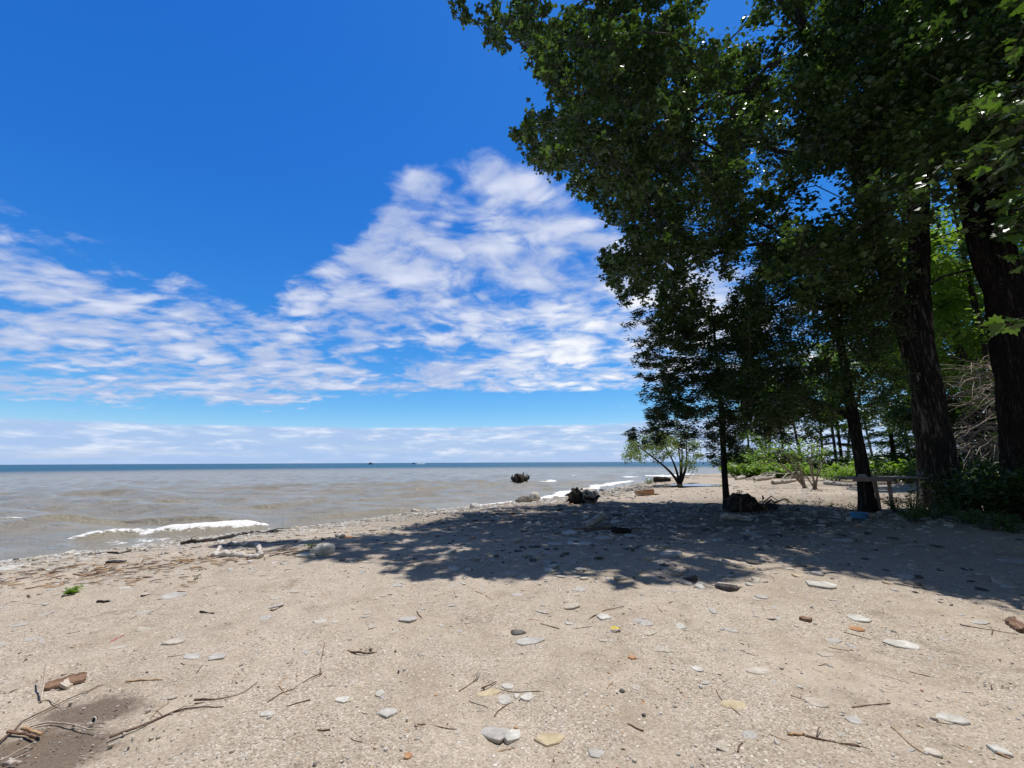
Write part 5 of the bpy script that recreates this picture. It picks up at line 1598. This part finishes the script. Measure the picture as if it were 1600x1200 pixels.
# uprooted stump mound by the slender tree
p = G(1168, 800)
root = empty('uprooted_stump', p, 'dark earthy uprooted stump right of the slender young tree', 'stump')
mb = MB(); V, Fq = lumpy(p + [0, .25, -.03], (.42, .4, .47), 41, .2, 36, 20, 2.2, -.2); mb.add(V, Fq); V, Fq = lumpy(p + [.62, .35, -.06], (.68, .4, .27), 43, .2, 32, 16, 2.2, -.2); mb.add(V, Fq)
mb.build('root_ball', W['soil'], root, True)
for k in range(14):
    b0 = p + [rng.uniform(-.35, .8), rng.uniform(-.25, .1), rng.uniform(.08, .38)]
    d = np.array([rng.normal(-.1, .6), -.6 + .3 * rng.normal(), rng.normal(0, .3)]); L = rng.uniform(.25, .6)
    mb = MB(); mb.tube([b0, b0 + d * L * .5 + [0, 0, .08], b0 + d * L + [0, 0, -.12 * L - .1]], [.022, .015, .006], 5, jit=.1); mb.build('root', W['brown'], root, True)
bush('beach_sprig', 'pair of tiny sprigs growing on top of the uprooted stump', p + [-.05, .2, .42], .16, .22, 5, 40, .06, .45, 'leaf_weed', None, 'sprig', stems=False)
stick('driftwood_branch', [(1092, 800), (1105, 793, .12), (1122, 794, .12), (1134, 806, .0)], .018, .010, 'arched bare root beside the foot of the slender young tree', 'brown', cat='branch')

# pale log and fireplace log
def log(label, pxa, pxb, r0, r1, m_='drift', lift=0.0):
    a, b_ = G(*pxa[:2]), G(*pxb[:2])
    a[2] += r0 * .7; b_[2] += r1 * .7 + lift
    tt_ = np.linspace(0, 1, 10)[:, None]
    mb_ = MB(); mb_.tube(a + (b_ - a) * tt_ + .008 * rng.standard_normal((10, 3)), np.interp(tt_[:, 0], [0, .06, .9, 1], [r0 * .8, r0, r1, r1 * .75]), 14, jit=.05)
    o_ = mb_.build('log', W[m_], None, True, origin=(a + b_) / 2)
    return tag(o_, label, 'log')
log('pale grey log on the shaded ground in front of the uprooted stump', (1126, 811), (1172, 813), .085, .06)
log('pale log end propped up at the old fireplace in the shade', (918, 824), (944, 819), .07, .09, 'drift', .12)
log('short dark charred log inside the old fireplace', (955, 832), (985, 834), .07, .06, 'rootdark')
stick('driftwood_branch', [(893, 829), (930, 827), (975, 826), (1000, 829)], .03, .02, 'long flat branch behind the old fireplace', 'brown', cat='branch')
# driftwood by the willow and on the bank
stick('driftwood_branch', [(1004, 748), (1012, 747, .35), (1022, 750, .1), (1034, 754)], .07, .03, 'bare dark branch sticking up beside the willow', 'black', cat='branch', forks=[(.3, -.5, .2, .5), (.45, .3, 0, .7), (.2, -.8, .3, .6)])
log('dark driftwood trunk lying beside the willow foot', (1022, 754), (1048, 752), .22, .14, 'rootdark')
bush('beach_sprig', 'grey green tuft at the tip of the sand spit left of the willow', G(1013, 757), .35, .42, 9, 90, .14, .3, 'leaf_willow', None, 'sprig', stems=False)
for (a, b_, lab) in [((1150, 750), (1195, 741), 'long grey driftwood trunk on the bank, left one of the heap'), ((1180, 752), (1232, 743), 'grey driftwood trunk in the middle of the heap on the bank'), ((1196, 747), (1250, 741), 'upper grey driftwood trunk of the heap on the bank'),
                     ((1208, 757), (1244, 752), 'lowest driftwood trunk at the foot of the heap on the bank'), ((1290, 757), (1330, 760), 'flat driftwood trunk below the bright thicket')]:
    log(lab, a, b_, .13, .07)
for k in range(16):
    a, b_ = rng.uniform(1160, 1250), rng.uniform(742, 757); an = rng.uniform(-.3, .3)
    stick('driftwood_branch', [(a - 14, b_), (a, b_ - 1, rng.uniform(.1, .4)), (a + 16, b_ + rng.uniform(-4, 2), rng.uniform(0, .5))], .035, .015, 'grey branch among the driftwood heap on the wooded bank', 'drift', group='branches of the driftwood heap', cat='branch')

# puddle behind the sand ridge
pc = G(1088, 759)
th = np.linspace(0, 2 * PI, 40, endpoint=False)
rx = 1.5 * (1 + .18 * np.sin(th * 3 + 1) + .1 * np.sin(th * 5)); ry = 1.1 * (1 + .2 * np.sin(th * 2 + 2))
V = np.column_stack([pc[0] + rx * np.cos(th), pc[1] + ry * np.sin(th), np.full(40, 0.0)])
V[:, 2] = ground_z(V[:, 0], V[:, 1]).max() + .01
V = np.vstack([V, [[pc[0], pc[1], V[0, 2]]]])
mp, t, b, out = mat('puddle_water'); b.inputs['Base Color'].default_value = (.12, .10, .08, 1); b.inputs['Roughness'].default_value = .05
o = mesh_np('puddle', V, np.array([[j, (j + 1) % 40, 40] for j in range(40)]), mp); tag(o, 'shallow puddle shining beside the willow foot', 'puddle', kind='structure')

# half buried pale frame near the water
p = G(372, 868)
root = empty('buried_frame', p, 'pale sand caked frame half buried near the waterline', 'frame')
fp = [G(337, 869), G(409, 872), G(400, 852), G(345, 853)]
wm = rough_mat('caked_foam', [(0, (.40, .35, .29)), (.5, (.56, .51, .45)), (1, (.70, .665, .62))], 10, .9, .8, .02)
for k in range(4):
    a, b_ = fp[k], fp[(k + 1) % 4]
    tt = np.linspace(0, 1, 16)[:, None]
    q = a + (b_ - a) * tt + rng.standard_normal((16, 3)) * .012
    r_ = .048 + .015 * rng.uniform(-1, 1, 16) if k == 0 else .030 + .008 * rng.uniform(-1, 1, 16)
    mb = MB(); mb.tube(q + [0, 0, .018], r_, 8, jit=.12); mb.build('rail', wm, root, True)

# plank table against the slanting tree
l1, l2 = G(1375, 798), G(1395, 799)
YTb = (l1[1] + l2[1]) / 2
ztop = at_depth(1380, 745, YTb)[2]
root = empty('plank_table', (l1 + l2) / 2, 'weathered plank table on two round legs beside the slanting tree', 'table')
xl, xr = at_depth(1322, 746, YTb)[0], at_depth(1438, 746, YTb)[0]
def part(name, mb_, m_):
    o_ = mb_.build(name, W[m_], root); bv = o_.modifiers.new('bevel', 'BEVEL'); bv.width = .006; bv.segments = 2; return o_
for k in range(3):
    mb = MB(); mb.box(((xl + xr) / 2 + rng.normal(0, .03), YTb - .02 + .225 * k - .12, ztop - .02), (xr - xl - (.1 * (k % 2)), .215, .04), 0); part('plank', mb, 'tableboard')
mb = MB(); mb.box(((xl + l2[0]) / 2, YTb - .255, ztop - .055), (l2[0] - xl + .1, .035, .09), 0); part('apron', mb, 'tableleg')
for l_, top in ((l1, (1366, 748)), (l2, (1388, 748))):
    t_ = at_depth(*top, YTb); t_[2] = ztop - .045
    mb = MB(); mb.tube([l_ - [0, 0, .06], .5 * l_ + .5 * t_ + [.004, 0, 0], t_], [.042, .04, .036], 12, jit=.02); mb.build('leg', W['tableleg'], root, True)
mb = MB(); mb.box(((xl + l1[0]) / 2 + .1, YTb + .12, ztop - .075), (.09, .5, .06), 0); part('brace', mb, 'tableboard')
pt = at_depth(1350, 742, YTb); pt[2] = ztop + .002
mb = MB(); V, Fq = lumpy(pt + [0, .05, .02], (.10, .08, .05), 51, .15, 16, 10, 1.8, -.3); mb.add(V, Fq)
o = mb.build('rock', ST['white'], None, True, origin=pt); tag(o, 'fist sized pale rock lying on the plank table', 'rock')

# blue plastic tub
p = G(1343, 810); p[2] -= .01
bl_m = plain('blue_plastic', (.10, .34, .62), .45)
prof = [(0, .012), (.145, .012), (.155, .03), (.165, .12), (.18, .125), (.18, .135), (.168, .138), (.152, .125), (.14, .04), (0, .035)]
n = 28; th = np.linspace(0, 2 * PI, n, endpoint=False)
V = np.concatenate([np.column_stack([p[0] + r_ * np.cos(th), p[1] + r_ * np.sin(th), np.full(n, p[2] + h)]) for r_, h in prof])
i = np.arange(len(prof) - 1)[:, None] * n; j = np.arange(n)[None]; k = (j + 1) % n
o = mesh_np('plastic_tub', V, np.stack([i + j, i + k, i + n + k, i + n + j], -1).reshape(-1, 4), bl_m, None, None, True, None, p)
tag(o, 'shallow bright blue plastic tub on the ground by the slanting tree', 'tub')

# small bright things on the sand
p = G(145, 1130); mb = MB()
a = np.linspace(0, 2 * PI, 20); ring = np.column_stack([p[0] + .014 * np.cos(a), p[1] + .005 * np.sin(a), p[2] + .014 + .014 * np.sin(a)])
mb.tube(ring, .003, 6, cap=False); V = np.vstack([ring[:-1] + [0, .008, 0], [p + [0, .008, .014]]]); mb.add(V, np.array([[q_, (q_ + 1) % 19, 19] for q_ in range(19)]), 1)
o = mb.build('bottle_cap', [plain('white_plastic', (.75, .72, .66), .4), W['black']], None, True, origin=p); tag(o, 'small white ring shaped cap standing in the muddy hollow', 'cap')
p = G(962, 986); V, Fc, ti = leaf_cloud(np.repeat(p[None] + [0, 0, .02], 9, 0) + rng.standard_normal((9, 3)) * [.02, .02, .006], .04, .8, 1.0, 0)
o = mesh_np('yellow_flower', V, Fc, plain('yellow_petal', (.80, .66, .04), .5), None, None, False, None, p); tag(o, 'tiny bright yellow flower head on the sand', 'flower')
stick('thread', [(172, 1004), (182, 998), (190, 995), (194, 992)], .004, .003, 'short red plastic thread on the left sand', 'stick', cat='thread')
bpy.data.objects['thread'].data.materials[0] = plain('red_plastic', (.55, .06, .08), .5)

# ------------------------------------------------------------------ boats near the horizon
def boat(label, px, Y, L, cabin):
    c = at_depth(px, 724, Y); c[2] = WZ
    root = empty('motor_boat', c, label, 'boat', None)
    t_ = np.linspace(-.5, .5, 9); w_ = .17 * L * np.array([.8, .95, 1, 1, 1, .92, .74, .42, .04]); sheer = .14 * L * np.array([1, 1, 1, 1, 1.02, 1.08, 1.2, 1.38, 1.6])
    rings = []
    for q_ in range(9):
        rings.append([[t_[q_] * L, -w_[q_] * .6, -.2], [t_[q_] * L, -w_[q_], sheer[q_]], [t_[q_] * L, w_[q_], sheer[q_]], [t_[q_] * L, w_[q_] * .6, -.2]])
    V = np.array(rings).reshape(-1, 3) + c
    i_ = np.arange(8)[:, None] * 4; j_ = np.arange(4)[None]; k_ = (j_ + 1) % 4
    mb_ = MB(); mb_.add(V, np.stack([i_ + j_, i_ + k_, i_ + 4 + k_, i_ + 4 + j_], -1).reshape(-1, 4)); mb_.add(V[:4], np.array([[0, 1, 2, 3]]))
    mb_.build('hull', plain('hull_paint', (.03, .035, .05), .4), root)
    mb_ = MB(); mb_.box(c + np.array([-.05 * L, 0, sheer[3] + .09 * L]), (.3 * L, .24 * L, .18 * L)); mb_.build('cabin', plain('cabin_paint', cabin, .4), root)
    mb_ = MB(); mb_.box(c + np.array([.02 * L, 0, sheer[3] + .21 * L]), (.42 * L, .28 * L, .03 * L)); mb_.build('roof', plain('roof_paint', cabin, .4), root)
boat('small dark fishing boat on the horizon, farther from the trees', 579, 560, 7.0, (.03, .03, .04))
boat('small dark motor boat on the horizon trailing a white wake', 646, 620, 5.5, (.05, .05, .06))
c = at_depth(657, 724, 620); mb = MB()
for k in range(14):
    V, Fq = lumpy(np.array([c[0] + rng.uniform(-5, 5.5), c[1] + rng.uniform(-2, 2), WZ - .05]), (rng.uniform(.8, 1.6), 1.2, rng.uniform(.4, 1.0)), 60 + k, .2, 12, 7, 2, 0); mb.add(V, Fq)
o = mb.build('wake_foam', plain('white_foam', (.82, .82, .82), .8)); tag(o, 'white foaming wake behind the far motor boat', 'wake', kind='stuff')
